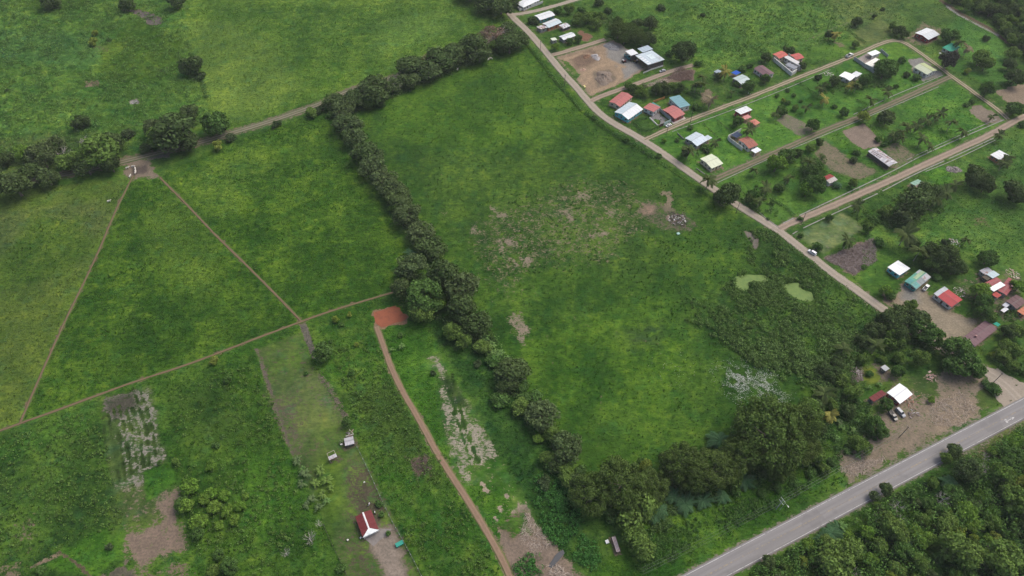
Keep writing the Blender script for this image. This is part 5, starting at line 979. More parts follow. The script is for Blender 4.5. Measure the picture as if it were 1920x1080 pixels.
# ------------------------------------------------------------------ vegetation
def leafcloud(rr, cen, rad, n_, leaf, zsq=1., up=.25, jit=.55, shell=(.72, 1.05)):
    """n_ leaf-clump quads on the shells of the lobes: returns V, F, v"""
    k = rr.integers(0, len(cen), n_); d = rr.standard_normal((n_, 3)); d[:,2] += up; d /= np.linalg.norm(d, axis=1)[:,None]
    p = cen[k]+d*(rad[k]*rr.uniform(*shell, n_))[:,None]*np.array([1,1,zsq])
    nn = d+jit*rr.standard_normal((n_,3)); nn /= np.linalg.norm(nn, axis=1)[:,None]
    t = np.cross(nn, rr.standard_normal((n_,3))); t /= np.linalg.norm(t, axis=1)[:,None]; b = np.cross(nn, t)
    s = leaf*rr.uniform(.55, 1.35, n_)[:,None]; e = s*rr.uniform(.45, .9, n_)[:,None]
    V = np.stack([p-t*s, p-b*e+nn*s*.15, p+t*s, p+b*e+nn*s*.15], 1).reshape(-1, 3)
    v = np.repeat(rr.uniform(.62, 1.38, n_)*(.85+.3*rr.random(len(cen))[k]), 4)
    return V, np.arange(n_*4).reshape(-1, 4), v
def leafmesh(name, V, F, v):
    m = mesh_np(name, V, F); a = m.attributes.new('v', 'FLOAT', 'POINT'); a.data.foreach_set('value', v.astype(np.float32)); return m
def crownmesh(name, seed, lobes, n_, leaf, cz=.95, rz=.74, lr=.38, low=-.75, open_=0.):
    rr = np.random.default_rng(seed); d = rr.standard_normal((lobes*4, 3)); d /= np.linalg.norm(d, axis=1)[:,None]; d = d[d[:,2] > low][:lobes]; k = len(d)
    rad = lr*rr.uniform(.65, 1.25, k); f = rr.uniform(.72, 1.05, k)
    cen = d*((1-lr)*f)[:,None]; cen[:,2] *= rz; cen[:,2] += cz
    cen = np.concatenate([cen, [[0,0,cz+.05],[.15,.1,cz-.05]]]) if not open_ else cen; rad = np.concatenate([rad, [.5,.45]]) if not open_ else rad
    return leafmesh(name, *leafcloud(rr, cen, rad, n_, leaf, .85))
def trunkmesh(name, seed, h=.95, r=.05, limbs=6, lean=.08, twig=0):
    rr = random.Random(seed); m = MB(); lx, ly = rr.uniform(-lean, lean), rr.uniform(-lean, lean)
    m.tube([(0,0,-.08),(lx*.3,ly*.3,h*.35),(lx,ly,h*.75),(lx*1.2,ly*1.2,h)], [r*1.5,r,r*.7,r*.35], 7)
    for i in range(limbs):
        a = 6.28*i/limbs+rr.uniform(-.4,.4); z = h*rr.uniform(.4,.8); q = rr.uniform(.45,.75); e = Vector((q*math.cos(a), q*math.sin(a), z+rr.uniform(.2,.55)))
        m.tube([(lx*z/h,ly*z/h,z), (q*.5*math.cos(a), q*.5*math.sin(a), z+.16), e], [r*.5,r*.32,r*.14], 5)
        for j in range(twig):
            a2 = a+rr.uniform(-1.1,1.1); q2 = rr.uniform(.2,.42); s_ = e*rr.uniform(.6,1.)+Vector((0,0,.05))
            m.tube([s_, s_+Vector((q2*math.cos(a2), q2*math.sin(a2), rr.uniform(0,.28)))], [r*.17,r*.06], 3, False)
    return m.mesh(name)
BARK = paint((.13,.105,.085), (.20,.18,.16), .5, .9, 2.); PBARK = paint((.30,.28,.25), (.2,.18,.16), .4, .9, 2.)
TRK = []
for i in range(4): t_ = trunkmesh('trunk', 50+i); t_.materials.append(BARK); TRK.append(t_)
STM = trunkmesh('stems', 70, .4, .05, 5, .1); STM.materials.append(BARK)
def var(name, mat, nv, **kw):
    out = []
    for i in range(nv):
        m = crownmesh(name, kw.get('seed', 1)*100+i, **{k: v for k, v in kw.items() if k != 'seed'}); m.materials.append(mat); out.append(m)
    return out
KIND = {  # code: (object name, look, category, crown variants, trunks, crown centre height in radii)
 'D': ('broadleaf_tree','dark broad tree','tree', var('crown', leafmat('leaf_dark', (.064,.110,.036), (.078,.114,.042)), 4, seed=1, lobes=20, n_=3400, leaf=.075, lr=.36), TRK, .95),
 'T': ('twiggy_tree','grey twiggy tree','tree', var('crown', leafmat('leaf_greyish', (.076,.124,.046), (.090,.124,.052)), 3, seed=2, lobes=26, n_=2600, leaf=.070, lr=.30, rz=.8, open_=1), TRK, .95),
 'O': ('domed_tree','olive domed tree','tree', var('crown', leafmat('leaf_olive', (.072,.126,.030), (.086,.124,.036)), 3, seed=3, lobes=90, n_=13000, leaf=.030, lr=.18, rz=.78, low=-.55), TRK, .95),
 'G': ('leafy_tree','green leafy tree','tree', var('crown', leafmat('leaf_mid', (0.105,0.190,0.040), (0.130,0.198,0.050)), 4, seed=4, lobes=20, n_=3200, leaf=.078, lr=.36), TRK, .95),
 'B': ('young_tree','bright green tree','tree', var('crown', leafmat('leaf_bright', (.122,.245,.036), (.155,.250,.046)), 3, seed=5, lobes=18, n_=2600, leaf=.085, lr=.36), TRK, .95),
 'M': ('round_tree','dense round tree','tree', var('crown', leafmat('leaf_mango', (0.073,0.150,0.037), (0.088,0.160,0.043)), 3, seed=6, lobes=44, n_=4200, leaf=.064, lr=.24, rz=.82, low=-.8), TRK, .92),
 'Y': ('young_tree','small yellowgreen tree','tree', var('crown', leafmat('leaf_yellow', (0.181,0.260,0.044), (0.213,0.260,0.056)), 2, seed=7, lobes=14, n_=1700, leaf=.10, lr=.36), TRK, .95),
 'S': ('shrub','low green shrub','shrub', var('crown', leafmat('leaf_shrub', (0.070,0.152,0.037), (0.094,0.169,0.048)), 3, seed=8, lobes=12, n_=1300, leaf=.105, lr=.40, cz=.50, rz=.55, low=-.2), [STM], .5),
 'K': ('shrub','dark bushy shrub','shrub', var('crown', leafmat('leaf_darkshrub', (0.055,0.095,0.037), (0.073,0.107,0.048)), 2, seed=9, lobes=12, n_=1300, leaf=.10, lr=.40, cz=.5, rz=.55, low=-.2), [STM], .5),
 'U': ('round_tree','dark plum-leaved tree','tree', var('crown', leafmat('leaf_plum', (0.062,0.065,0.053), (0.070,0.065,0.057)), 1, seed=10, lobes=36, n_=3600, leaf=.066, lr=.26, rz=.85), TRK, .92),
 'R': ('bare_tree','brown half-bare tree','tree', var('crown', leafmat('leaf_brown', (0.188,0.131,0.106), (0.213,0.150,0.125)), 1, seed=11, lobes=26, n_=1400, leaf=.055, lr=.28, rz=.85, open_=1), [trunkmesh('trunk', 90, 1.2, .06, 9, .05, 6)], 1.15),
}
KIND['R'][4][0].materials.append(PBARK)
# palms: each frond a part of its own
def frondmesh(seed, L=1., leafl=.22, droop=.55, n_=16, wide=.085):
    rr = random.Random(seed); m = MB(); pts = []
    for i in range(8):
        t = i/7; pts.append(Vector((L*(t-.12*t*t), 0, .36*L*t-droop*L*t*t*1.25)))
    m.tube(pts, [.016*(1-.85*i/7) for i in range(8)], 3, False)
    for i in range(n_):
        t = .12+.86*i/(n_-1); q = t*7; k = min(6, int(q)); p = pts[k].lerp(pts[k+1], q-k); l = leafl*(math.sin(math.pi*min(1, t*.85+.12)))**.7*rr.uniform(.85,1.1)
        for s_ in (1,-1):
            d = Vector((.45, s_, -.32-.25*rr.random())).normalized(); m.add([p+Vector((-wide,0,0)), p+Vector((wide,0,0)), p+d*l+Vector((wide*.2,0,0))], [(0,1,2) if s_ > 0 else (0,2,1)])
    me = m.mesh('frond'); a = me.attributes.new('v', 'FLOAT', 'POINT'); a.data.foreach_set('value', [rr.uniform(.75,1.25) for _ in me.vertices]); return me
def palmtrunk(seed, h):
    rr = random.Random(seed); m = MB(); lx, ly = rr.uniform(-.10,.10), rr.uniform(-.1,.1)
    m.tube([(0,0,-.1),(lx*.2,ly*.2,h*.3),(lx*.6,ly*.6,h*.65),(lx,ly,h)], [.055,.035,.03,.028], 7); me = m.mesh('trunk'); me.materials.append(PBARK); return me, lx, ly
PALMM = {'P': leafmat('leaf_palm', (.070,.108,.034), (.092,.124,.044)), 'Q': leafmat('leaf_palm_yellow', (0.250,0.237,0.056), (0.260,0.260,0.075)), 'V': leafmat('leaf_palm_dark', (0.056,0.125,0.056), (0.069,0.138,0.062)), 'W': leafmat('leaf_palm_dry', (0.250,0.213,0.138), (0.213,0.188,0.112))}
PLOOK = {'P': 'green coconut palm', 'Q': 'yellow coconut palm', 'V': 'dark oil palm', 'W': 'dry coconut palm'}
FR = {}
for k, mt in PALMM.items():
    FR[k] = []
    for i in range(2):
        f = frondmesh(30+i, 1., .30 if k != 'V' else .34, .5+.12*i); f.materials.append(mt); FR[k].append(f)
PT = [palmtrunk(60+i, 1.15) for i in range(3)]
# bananas: broad arching leaves
def bananamesh(seed, n_=9, L=1., wide=.17):
    rr = random.Random(seed); m = MB()
    for i in range(n_):
        a = 2.4*i+rr.uniform(-.3,.3); el = rr.uniform(.5,1.15); l = L*rr.uniform(.8,1.1); pv = None
        for j in range(6):
            t = j/5; r = l*t*math.cos(el)*(1+.3*t); z = .55+l*t*math.sin(el)-.75*l*t*t*rr.uniform(.8,1.1); w_ = wide*math.sin(math.pi*(.08+.9*t))**.6
            c = Vector((r*math.cos(a), r*math.sin(a), z)); sd = Vector((-math.sin(a), math.cos(a), -.25))*w_; sd2 = Vector((math.sin(a), -math.cos(a), -.25))*w_
            cur = (c+sd, c, c+sd2)
            if pv: m.add([*pv, *cur], [(0,1,4,3),(1,2,5,4)])
            pv = cur
    me = m.mesh('leaves'); at_ = me.attributes.new('v', 'FLOAT', 'POINT'); at_.data.foreach_set('value', [rr.uniform(.75,1.25) for _ in me.vertices]); return me
BANM = {'N': leafmat('leaf_banana', (0.088,0.175,0.050), (0.125,0.206,0.062)), 'A': leafmat('leaf_banana_grey', (.090,.140,.055), (.105,.155,.065)), 'L': leafmat('leaf_banana_lime', (.110,.190,.040), (.130,.200,.050))}
BLOOK = {'N': 'green banana plant', 'A': 'greyish banana plant', 'L': 'lime banana plant'}
BAN = {}
for k, mt in BANM.items():
    BAN[k] = [bananamesh(80+i) for i in range(2)]; [b_.materials.append(mt) for b_ in BAN[k]]
bst = MB(); bst.tube([(0,0,-.05),(0,0,.62)], [.07,.045], 7); BST = bst.mesh('stem'); BST.materials.append(paint((.16,.17,.08)))
BARE = []
for i in range(2): b_ = trunkmesh('branches', 95+i, 1.3, .045, 10, .15, 9); b_.materials.append(paint((.42,.39,.37), (.3,.27,.26), .4)); BARE.append(b_)
PLANTS = []                                    # (root, look, context or None)
def plant(px, py, rpx, code, ctx=None, world=None, label=None, group=None, hz=None):
    s = ppm(py)
    if code in PALMM:
        L = rpx/s*1.22; h_ = L*1.15*(1.25 if code != 'V' else .45); zc = h_
        x, y = at(px, py, zc) if world is None else world
        r = empty('palm_tree', (x, y, 0), RND.uniform(0, 6.28), category='palm tree'); r.scale = (L, L, L*(1.25 if code != 'V' else .45)); tm, lx, ly = PT[RND.randrange(3)]
        put('trunk', tm, None, r); nf = 13 if code != 'V' else 14; zs = L/r.scale[2]
        for i in range(nf):
            o = put('frond', FR[code][i % 2], None, r, (lx, ly, 1.14)); o.rotation_euler = (RND.uniform(-.15,.15), RND.uniform(-.35,.45) if i < nf-3 else -.7, 6.283*i/nf*1.0+RND.uniform(-.2,.2)); o.scale = (1, 1, zs)
        look = PLOOK[code]
    elif code in BANM:
        R = rpx/s; x, y = at(px, py, R*.8) if world is None else world; r = empty('banana_plant', (x, y, 0), RND.uniform(0, 6.28), category='banana plant'); r.scale = (R, R, R*1.15)
        put('stem', BST, None, r); put('leaves', RND.choice(BAN[code]), None, r); look = BLOOK[code]
    elif code == 'X':
        R = rpx/s; x, y = at(px, py, R*1.4) if world is None else world; r = empty('dead_tree', (x, y, 0), RND.uniform(0, 6.28), category='dead tree'); r.scale = (R, R, R*1.2); put('branches', RND.choice(BARE), None, r); look = 'bleached leafless tree'
    else:
        nm, look, cat, crs, trs, hc = KIND[code]; R = rpx/s; zs = hz or RND.uniform(.92, 1.12); zz = zs if nm == 'shrub' else zs*(1. if R < 7 else .9)
        x, y = at(px, py, R*hc*zz*1.0) if world is None else world
        r = empty(nm, (x, y, 0), RND.uniform(0, 6.28), category=cat); r.scale = (R*RND.uniform(.86, 1.18), R*RND.uniform(.86, 1.18), R*zz)
        put('stems' if nm == 'shrub' else 'trunk', RND.choice(trs), None, r); put('crown', RND.choice(crs), None, r)
    if label: r['label'] = label
    if group: r['group'] = group
    if not label: PLANTS.append((r, look, ctx))
    return r
def plants(txt, ctx=None, k=1.06, **kw):
    for tok in txt.split():
        c, a = tok[0], tok[1:].split(','); plant(float(a[0]), float(a[1]), float(a[2])*(k if c in KIND else 1.), c, ctx, **kw)
plants('D92,2,19 D238,6,16 D328,0,18 D360,122,22 D150,228,16 K375,143,11 K240,252,12 Y175,78,9 Y178,62,7 S205,75,6 K14,170,5', 'in the upper left scrubland')
plants('D10,297,16 D26,345,30 T75,292,30 D60,322,25 T103,272,21 B45,284,18 G128,300,24 G187,285,36 D207,266,22 D160,310,24 X118,285,17 X155,262,12 D88,332,20 D205,305,20 D-30,330,30', 'in the left thicket on the farm track')
plants('D322,245,40 G298,258,26 T290,240,22 D352,214,22 D350,262,22 M403,232,25 Y408,272,10 K432,258,11 K518,233,10 K275,278,14', 'in the middle clump on the farm track')
plants('G585,210,12 K598,206,12 D628,190,22 T642,206,26 T652,232,26 T664,258,25 D690,285,30 T702,312,28 T718,338,27 T735,355,24 D748,372,26 T765,402,31 T790,436,27 D808,462,27 T772,500,30 V770,474,10 G655,246,15 B672,270,9 R712,326,15 G742,384,16 K780,420,16 G757,395,13 X640,215,11 X698,300,12 X770,395,14 G815,478,17 S620,215,10 G680,300,12', 'in the tree row left of the big pasture', k=1.12, hz=.72)
plants('D700,168,36 D668,182,25 T735,160,20 D776,126,30 T803,132,26 D768,150,20 D832,106,31 D858,98,28 D888,84,33 D898,100,26 R925,62,24 R800,112,18 D955,82,28 D972,74,24 D950,55,18 D940,8,28 D915,2,26 D880,-15,24 D958,0,18 G690,190,16 G790,140,15 K845,118,14 G870,105,13 X742,155,13 G930,85,14 S715,195,10 G820,122,12', 'in the row topping the big pasture', k=1.1, hz=.72)
plants('D832,512,34 T866,540,34 M796,556,34 B812,540,17 B822,568,15 G790,585,22 D755,540,24 D868,580,34 D893,608,26 G850,622,19 G870,640,17 N910,632,13 N922,645,12 N938,662,13 N950,672,11 G905,600,16 K895,682,9 K812,700,7', 'in the clump right of the red clay pad')
plants('D962,700,33 S938,752,20 S985,745,14 T1017,780,31 T1060,838,38 S1040,870,22 K1020,905,16 G905,650,16 S925,678,15 D945,728,18 G975,762,16 K992,772,17 S1003,742,13 G1036,815,20 D1045,868,20 G1062,892,22 D1086,908,22 S1075,932,18 G1028,858,18 S980,722,14 B1010,822,10 N925,660,11 S1090,880,12', 'in the lower row left of the big pasture', hz=.8)
plants('O1110,925,40 O1165,905,46 O1222,912,36 G1196,950,40 G1188,1000,26 Y1212,874,15 Y1180,884,9 G1203,1025,25 O1278,868,42 O1335,878,44 O1300,895,30 O1440,810,66 O1392,850,44 O1494,792,44 O1505,840,34 O1460,860,40 G1520,770,24 V1350,826,20 V1285,945,18 V1318,938,16 V1262,930,14 V1392,900,17 V1355,930,14 V1240,955,15 V1225,970,13 S1380,920,14 S1250,985,12 G1245,880,16 G1365,850,18 S1150,965,16 G1380,895,16 G1140,890,14 B1230,945,10 G1530,850,18 S1310,915,14', 'in the grove above the highway')
plants('M605,660,21 Y402,676,9 M427,712,9 M650,792,12 S418,820,6 N568,880,11 A557,862,13 A572,888,14 L600,880,14 L612,900,15 L590,905,12 A565,905,11 L605,925,12 A585,935,12 L620,915,10 A598,950,11 A575,945,10 N612,938,10 A640,826,7 S715,966,7 S712,945,8 S750,628,7 N752,648,9 N735,655,7 S640,1068,11 S727,1000,6 S575,700,5', 'around the lower maroon roofed house')
plants('B355,912,16 B348,950,17 B395,872,11 B395,925,13 B402,950,12 B420,928,11 B372,978,17 B425,958,12 B450,948,12 B440,975,10 M340,945,14 M370,1000,14 M430,1062,18 M410,1040,12 B385,935,11 B410,985,9 G330,865,9 S300,868,6 S405,835,8 B460,930,8 G400,1070,14 K205,1025,8 S75,1070,9 X580,1008,15 X597,982,9 X536,1036,11', 'in the lower left thicket')
plants('S640,610,7 Y630,598,7 Y655,590,6 Y668,645,5 S660,700,8 S620,640,5 S580,1005,5', 'near the red clay pad')
# village
plants('K997,38,9 K1003,42,7 B1042,86,8 M1068,77,7 M1084,72,8 S1048,20,9 G1067,15,11 G1081,40,9 G1100,33,13 G1118,43,12 G1083,30,9 G1112,28,10 G1127,32,10 K1123,5,10 K1140,20,8 O1160,55,18 O1180,56,18 O1194,66,15 O1205,74,14 O1171,72,12 D1218,72,13 D1220,42,14 O1158,42,12 D1195,45,14 S1090,20,9 D1282,95,22 K1240,15,9 K1318,29,6 S1310,120,8 S1255,100,8')
plants('G1198,170,10 D1188,166,10 G1178,160,8 D1232,167,12 D1243,162,13 G1262,163,11 D1274,164,10 G1210,175,8 D1252,172,9 P1317,144,9 P1317,158,11 P1306,158,10 W1333,186,12 D1348,142,7 Q1361,134,11 P1373,172,6 M1404,161,12 S1382,157,8 S1392,130,8 S1306,200,9 M1384,227,11 P1405,242,11 P1292,279,13 D1285,286,10 S1322,277,8 P1342,266,9 S1237,293,7 S1175,262,7 S1115,221,6 K1325,283,7 S1270,262,6 S1295,240,6 B1245,263,5')
plants('D1437,107,10 M1436,147,10 D1504,123,9 D1473,93,7 D1484,95,8 S1405,123,7 S1392,128,7 G1605,82,8 Q1569,64,9 D1556,66,10 D1566,152,12 P1541,164,11 Q1595,160,8 P1607,160,9 M1623,150,14 M1660,130,20 D1648,122,12 Q1548,184,10 P1633,187,11 S1458,180,5 S1477,169,5 S1488,178,5 Y1470,188,5 S1478,193,6 S1502,190,4 G1492,202,7 P1513,200,9 M1467,207,10 P1455,213,8 S1565,200,6 M1583,210,10 M1525,234,13 Y1622,218,12 G1652,223,9 S1600,140,6 K1535,145,8')
plants('D1607,40,10 G1673,48,9 D1686,56,11 D1695,62,9 D1640,30,5 K1655,18,5 M1782,66,18 P1798,78,10 U1779,112,17 W1815,90,10 G1840,108,20 G1850,118,14 Y1815,133,6 M1666,127,19 S1717,145,9 S1692,113,8 M1852,168,15 D1905,143,16 S1680,162,6 P1665,172,10 K1700,140,7 G1900,100,14 D1895,120,13 K1850,72,8')
plants('P1329,336,14 D1364,362,26 D1350,368,15 P1415,318,9 B1457,306,18 M1475,293,16 D1493,288,12 P1517,303,12 M1523,322,14 M1535,312,10 P1478,332,10 P1438,352,12 M1528,346,20 B1515,355,16 M1462,352,11 G1520,278,9 D1537,266,9 S1411,362,9 P1425,375,11 D1405,372,9 S1450,380,6 S1440,410,4 S1500,410,6 M1556,408,8 G1599,342,10 V1571,345,9 P1590,450,13 S1532,462,12 S1502,442,6 S1606,286,8 K1600,300,8 S1412,385,6')
plants('T1664,220,16 P1677,252,10 P1700,237,11 P1721,233,11 P1739,224,10 P1753,219,10 P1765,212,10 P1785,229,11 P1806,245,11 P1730,258,11 P1746,273,10 P1688,246,10 P1690,258,9 S1657,271,6 P1861,218,7 S1822,191,7 S1812,196,6 M1903,203,15 P1875,252,9 S1916,233,8 P1609,384,11 S1645,262,7')
plants('D1722,380,36 T1698,402,22 D1742,360,24 G1660,395,16 S1638,414,12 B1630,412,7 P1774,360,14 P1790,346,12 P1757,372,12 D1834,331,26 D1850,345,18 D1908,358,22 P1884,303,12 P1893,295,10 G1628,425,12 P1700,437,19 D1690,412,16 P1725,470,16 D1745,470,20 D1768,480,24 G1784,474,18 D1793,500,19 G1754,494,17 M1853,484,17 P1813,448,9 B1660,545,13 S1668,553,11 G1707,572,14 B1838,545,19 M1845,566,18 B1911,536,14 S1758,520,8 M1845,585,16 G1858,595,14 S1650,455,12 S1620,500,6 D1715,455,14 K1775,455,10')
plants('D1690,595,29 D1720,597,25 D1664,600,22 M1730,618,27 M1749,632,21 G1678,636,20 P1645,647,16 D1688,628,22 G1726,670,20 G1687,672,13 M1685,696,13 G1655,673,9 P1582,652,14 M1796,655,29 M1812,678,28 M1790,686,20 M1833,694,18 Y1862,666,8 G1884,648,14 D1891,620,16 G1907,622,14 G1901,656,15 G1899,684,13 G1880,665,14 S1920,690,14 M1662,758,14 G1601,735,18 P1547,737,18 Q1557,778,13 G1578,712,13 B1747,749,7 S1862,730,14 S1850,720,10 D1560,700,16 D1570,680,15 D1545,690,14 D1590,770,16 M1640,798,18 M1655,812,14 G1608,832,17 G1625,840,13 N1590,845,9 N1610,852,9 N1580,800,9 N1600,805,9 A1575,790,9 N1570,820,9 G1560,760,14 D1530,760,18 D1535,800,14 G1620,672,12 D1640,620,18 D1618,640,16 S1600,665,10 S1630,700,8 N1650,720,7 N1630,725,6')
plants('G1545,880,13 S1520,885,12 S1490,905,11 S1460,915,10 S1430,925,10 S1560,865,12 S1410,905,12 B1535,870,9', 'on the verge left of the highway yard')
# forests that read as many crowns: one tree each, alike ones share a label
def forest(px, dmin, n_try, seed, mixd, group, where, rng=(11, 26), zc=7., skip=None):
    rr = random.Random(seed); P = [at(*p, zc) for p in px]; pts = []; x0, x1 = min(p[0] for p in P), max(p[0] for p in P); y0, y1 = min(p[1] for p in P), max(p[1] for p in P)
    for _ in range(n_try):
        x, y = rr.uniform(x0, x1), rr.uniform(y0, y1); c = False
        for i in range(len(P)):
            a, b = P[i], P[i-1]
            if (a[1] > y) != (b[1] > y) and x < (b[0]-a[0])*(y-a[1])/(b[1]-a[1])+a[0]: c = not c
        if not c: continue
        R = rng[0]+(rng[1]-rng[0])*rr.random()**1.8
        if any((x-q[0])**2+(y-q[1])**2 < ((R+q[2])*dmin)**2 for q in pts): continue
        hd_ = abs((x-HWP[0][0])*HN[0]+(y-HWP[0][1])*HN[1])
        if hd_ < R*.75+5: continue
        code = rr.choice(mixd)
        if code in 'BYM' and R > 5.: code = 'G'
        pts.append((x, y, R)); pxx, pyy = to_px(x, y, zc)
        look = KIND[code][1] if code in KIND else {**PLOOK, **BLOOK, 'X': 'bleached leafless tree'}[code]
        if code in 'NXV': R = min(R, 3.5)
        plant(pxx, pyy, R*ppm(pyy), code, world=(x, y), label=look+' '+where, group=group)
forest([(1395,1085),(1465,1045),(1540,1005),(1620,955),(1700,925),(1770,885),(1850,850),(1925,800),(1985,775),(1985,1130),(1700,1130),(1330,1130)], .62, 2600, 5, 'GGGGBBBMMGYTXVNN', 'forest trees below the highway', 'in the dense forest below the highway', (2.2, 9.0), 6.)
forest([(1775,-60),(1790,-2),(1850,18),(1885,45),(1905,75),(1950,105),(1960,40),(1960,-20),(1780,-20)], .62, 1200, 6, 'GGDDMG', 'forest trees in the upper right corner', 'in the forest at the upper right corner', (3.5, 6.5), 6.)
plants('D1788,846,15 G1772,858,12 D1660,918,14 T1640,930,10 X1850,880,16 V1560,1000,16 V1545,1012,14 V1890,960,14 V1575,990,13 D1440,1055,14', 'at the forest edge beside the highway')
# hedges
HEDM = leafmat('leaf_hedge', (0.062,0.138,0.037), (0.075,0.150,0.043)); HEDL = leafmat('leaf_verge', (0.075,0.169,0.037), (0.090,0.175,0.045))
def hedge(label, px, w_, h_, mat=HEDM, dens=26, leaf=.22, irr=.15, name='hedge'):
    P = smooth([at(*p) for p in px], .8); rr = np.random.default_rng(len(P)+int(px[0][0])); T = np.gradient(P, axis=0); T /= np.hypot(T[:,0], T[:,1])[:,None]+1e-9
    n_ = int(len(P)*dens*.8); k = rr.integers(0, len(P), n_); a = rr.uniform(0, math.pi, n_); hh = h_*(1+irr*2*(vnoise(P[k,0], P[k,1], 3., 4)-.5)*2)
    prof = np.stack([np.cos(a)*w_/2*(1+.25*rr.standard_normal(n_)*irr*3), np.sin(a)**.5*hh], 1); Nn = np.stack([-T[:,1], T[:,0]], 1)[k]
    p = np.concatenate([P[k]+Nn*prof[:,:1]+T[k]*rr.uniform(-.5,.5,(n_,1)), prof[:,1:]*rr.uniform(.9,1.08,(n_,1))], 1)
    nn = np.concatenate([Nn*np.cos(a)[:,None], np.sin(a)[:,None]], 1)+.5*rr.standard_normal((n_,3)); nn /= np.linalg.norm(nn, axis=1)[:,None]
    t = np.cross(nn, rr.standard_normal((n_,3))); t /= np.linalg.norm(t, axis=1)[:,None]; b = np.cross(nn, t); s = leaf*rr.uniform(.6,1.4,(n_,1))
    V = np.stack([p-t*s, p-b*s*.7, p+t*s, p+b*s*.7], 1).reshape(-1,3); v = np.repeat(rr.uniform(.65,1.35,n_), 4)
    o = put(name, leafmesh(name, V, np.arange(n_*4).reshape(-1,4), v), mat, label=label, category='hedge'); return o
hedge('clipped hedge round the lawn below the white cyan walled house', [(1186,229),(1206,249),(1232,240)], 1.3, 1.6); hedge('clipped hedge at the left of that cyan house lawn', [(1190,228),(1212,222)], 1.0, 1.2)
hedge('tall clipped hedge right of the blue green roofed house', [(1286,176),(1300,178),(1327,201),(1306,208)], 1.4, 1.9); hedge('hedge across the lot between the two dirt lanes', [(1495,156),(1520,172),(1540,188)], 1.4, 1.6)
hedge('hedge right of the bright lawn near the upper lane bend', [(1589,58),(1605,70),(1622,82)], 1.4, 1.5); hedge('hedge row at the left of the pale green roofed house', [(1640,150),(1665,168)], 1.4, 1.4)
hedge('low dark hedge beside the palm lot', [(1605,188),(1625,198)], 1.3, 1.3); hedge('hedge beside the lot below the muddy lane', [(1448,375),(1470,388),(1488,405)], 1.5, 1.4); hedge('overgrown hedge between the bare lot and the palm lot', [(1630,236),(1648,252),(1662,266)], 2.2, 1.8, irr=.3)
hedge('hedge along the drive below the mauve brown house', [(1838,652),(1858,678),(1880,695),(1905,705)], 2.2, 2.0, irr=.25); hedge('green creeper hedge right of the compound with red wings', [(1508,115),(1522,122),(1545,112)], 2.4, 1.4, HEDL, irr=.3)
hedge('wild green verge hedge left of the upper gravel road', [(985,80),(1010,110),(1035,145),(1065,178),(1090,208)], 2.2, 1.3, HEDL, 34, .28, .5); hedge('wild verge hedge left of the gravel road at its bend', [(1098,213),(1125,235),(1160,258),(1195,278),(1225,296)], 2.2, 1.6, HEDM, 34, .28, .5)
hedge('thin verge hedge left of the gravel road below the bend', [(1228,300),(1260,322),(1300,348),(1335,372)], 1.2, 1.0, HEDL, 20, .22, .6); hedge('roadside weeds along the pond side of the gravel road', [(1440,432),(1500,478),(1560,528),(1640,585)], 2.6, .9, HEDL, 36, .28, .6)
hedge('dark weedy ditch edge beside the farm track in the upper left', [(352,80),(362,110),(378,150),(388,185)], 3.0, 1.2, HEDM, 34, .28, .6)

# ------------------------------------------------------------------ ground cover that nobody could count
def inpoly(px):
    poly = [at(*p) for p in px]; idx = near(poly, 1); return idx[sdist(poly, idx) > 0]
core = np.where((np.abs(X) < 560) & (Y > 45) & (Y < 600))[0]
cellw = (2*hw/NC)[:, None]*np.ones(NCL); dyv = np.gradient(ys); area = (cellw*dyv[:, None]).ravel()
def tufts(name, idx, weight, n_, hgt, wid, mat, colf, blades=3, seed=3, kind='stuff', lab=None, cat=None):
    rr = np.random.default_rng(seed); wgt = np.clip(weight, 0, None)*area[idx]; wgt /= wgt.sum(); k = idx[rr.choice(len(idx), n_, p=wgt)]
    r0 = np.sqrt(area[k]); x = X[k]+rr.uniform(-.6,.6,n_)*r0; y = Y[k]+rr.uniform(-.6,.6,n_)*r0; z = Z[k]-.08
    h_ = hgt*rr.uniform(.5,1.5,n_)*(.6+.8*vnoise(x, y, 6, 3)); V = np.empty((n_, blades, 3, 3)); 
    a0 = rr.uniform(0, 6.28, n_)
    for j in range(blades):
        a = a0+6.283*j/blades+rr.uniform(-.4,.4,n_); lean = rr.uniform(.3,1.1,n_)*h_; w_ = wid*rr.uniform(.6,1.4,n_); cx, sx = np.cos(a), np.sin(a)
        V[:,j,0] = np.stack([x-sx*w_, y+cx*w_, z], 1); V[:,j,1] = np.stack([x+sx*w_, y-cx*w_, z], 1); V[:,j,2] = np.stack([x+cx*lean, y+sx*lean, z+h_], 1)
    col = colf(k, rr, n_); col = np.repeat(np.concatenate([col, np.ones((n_,1))], 1), blades*3, 0)
    m = mesh_np(name, V.reshape(-1,3), np.arange(n_*blades*3).reshape(-1,3)); at_ = m.attributes.new('tc', 'FLOAT_COLOR', 'POINT'); at_.data.foreach_set('color', col.astype(np.float32).ravel())
    o = put(name, m, mat, kind=kind)
    if lab: o['label'] = lab; o['category'] = cat
    return o
def tuftmat():
    m, t, b = newmat('grass_blades'); a = N(t, 'ShaderNodeAttribute', attribute_name='tc'); t.links.new(a.outputs['Color'], b.inputs['Base Color']); b.inputs['Roughness'].default_value = .7; b.inputs['Specular IOR Level'].default_value = .1
    tr = N(t, 'ShaderNodeBsdfTranslucent'); t.links.new(a.outputs['Color'], tr.inputs[0]); mx = N(t, 'ShaderNodeMixShader'); mx.inputs[0].default_value = .3
    t.links.new(b.outputs[0], mx.inputs[1]); t.links.new(tr.outputs[0], mx.inputs[2]); t.links.new(mx.outputs[0], t.nodes['Material Output'].inputs[0]); return m
TM = tuftmat()
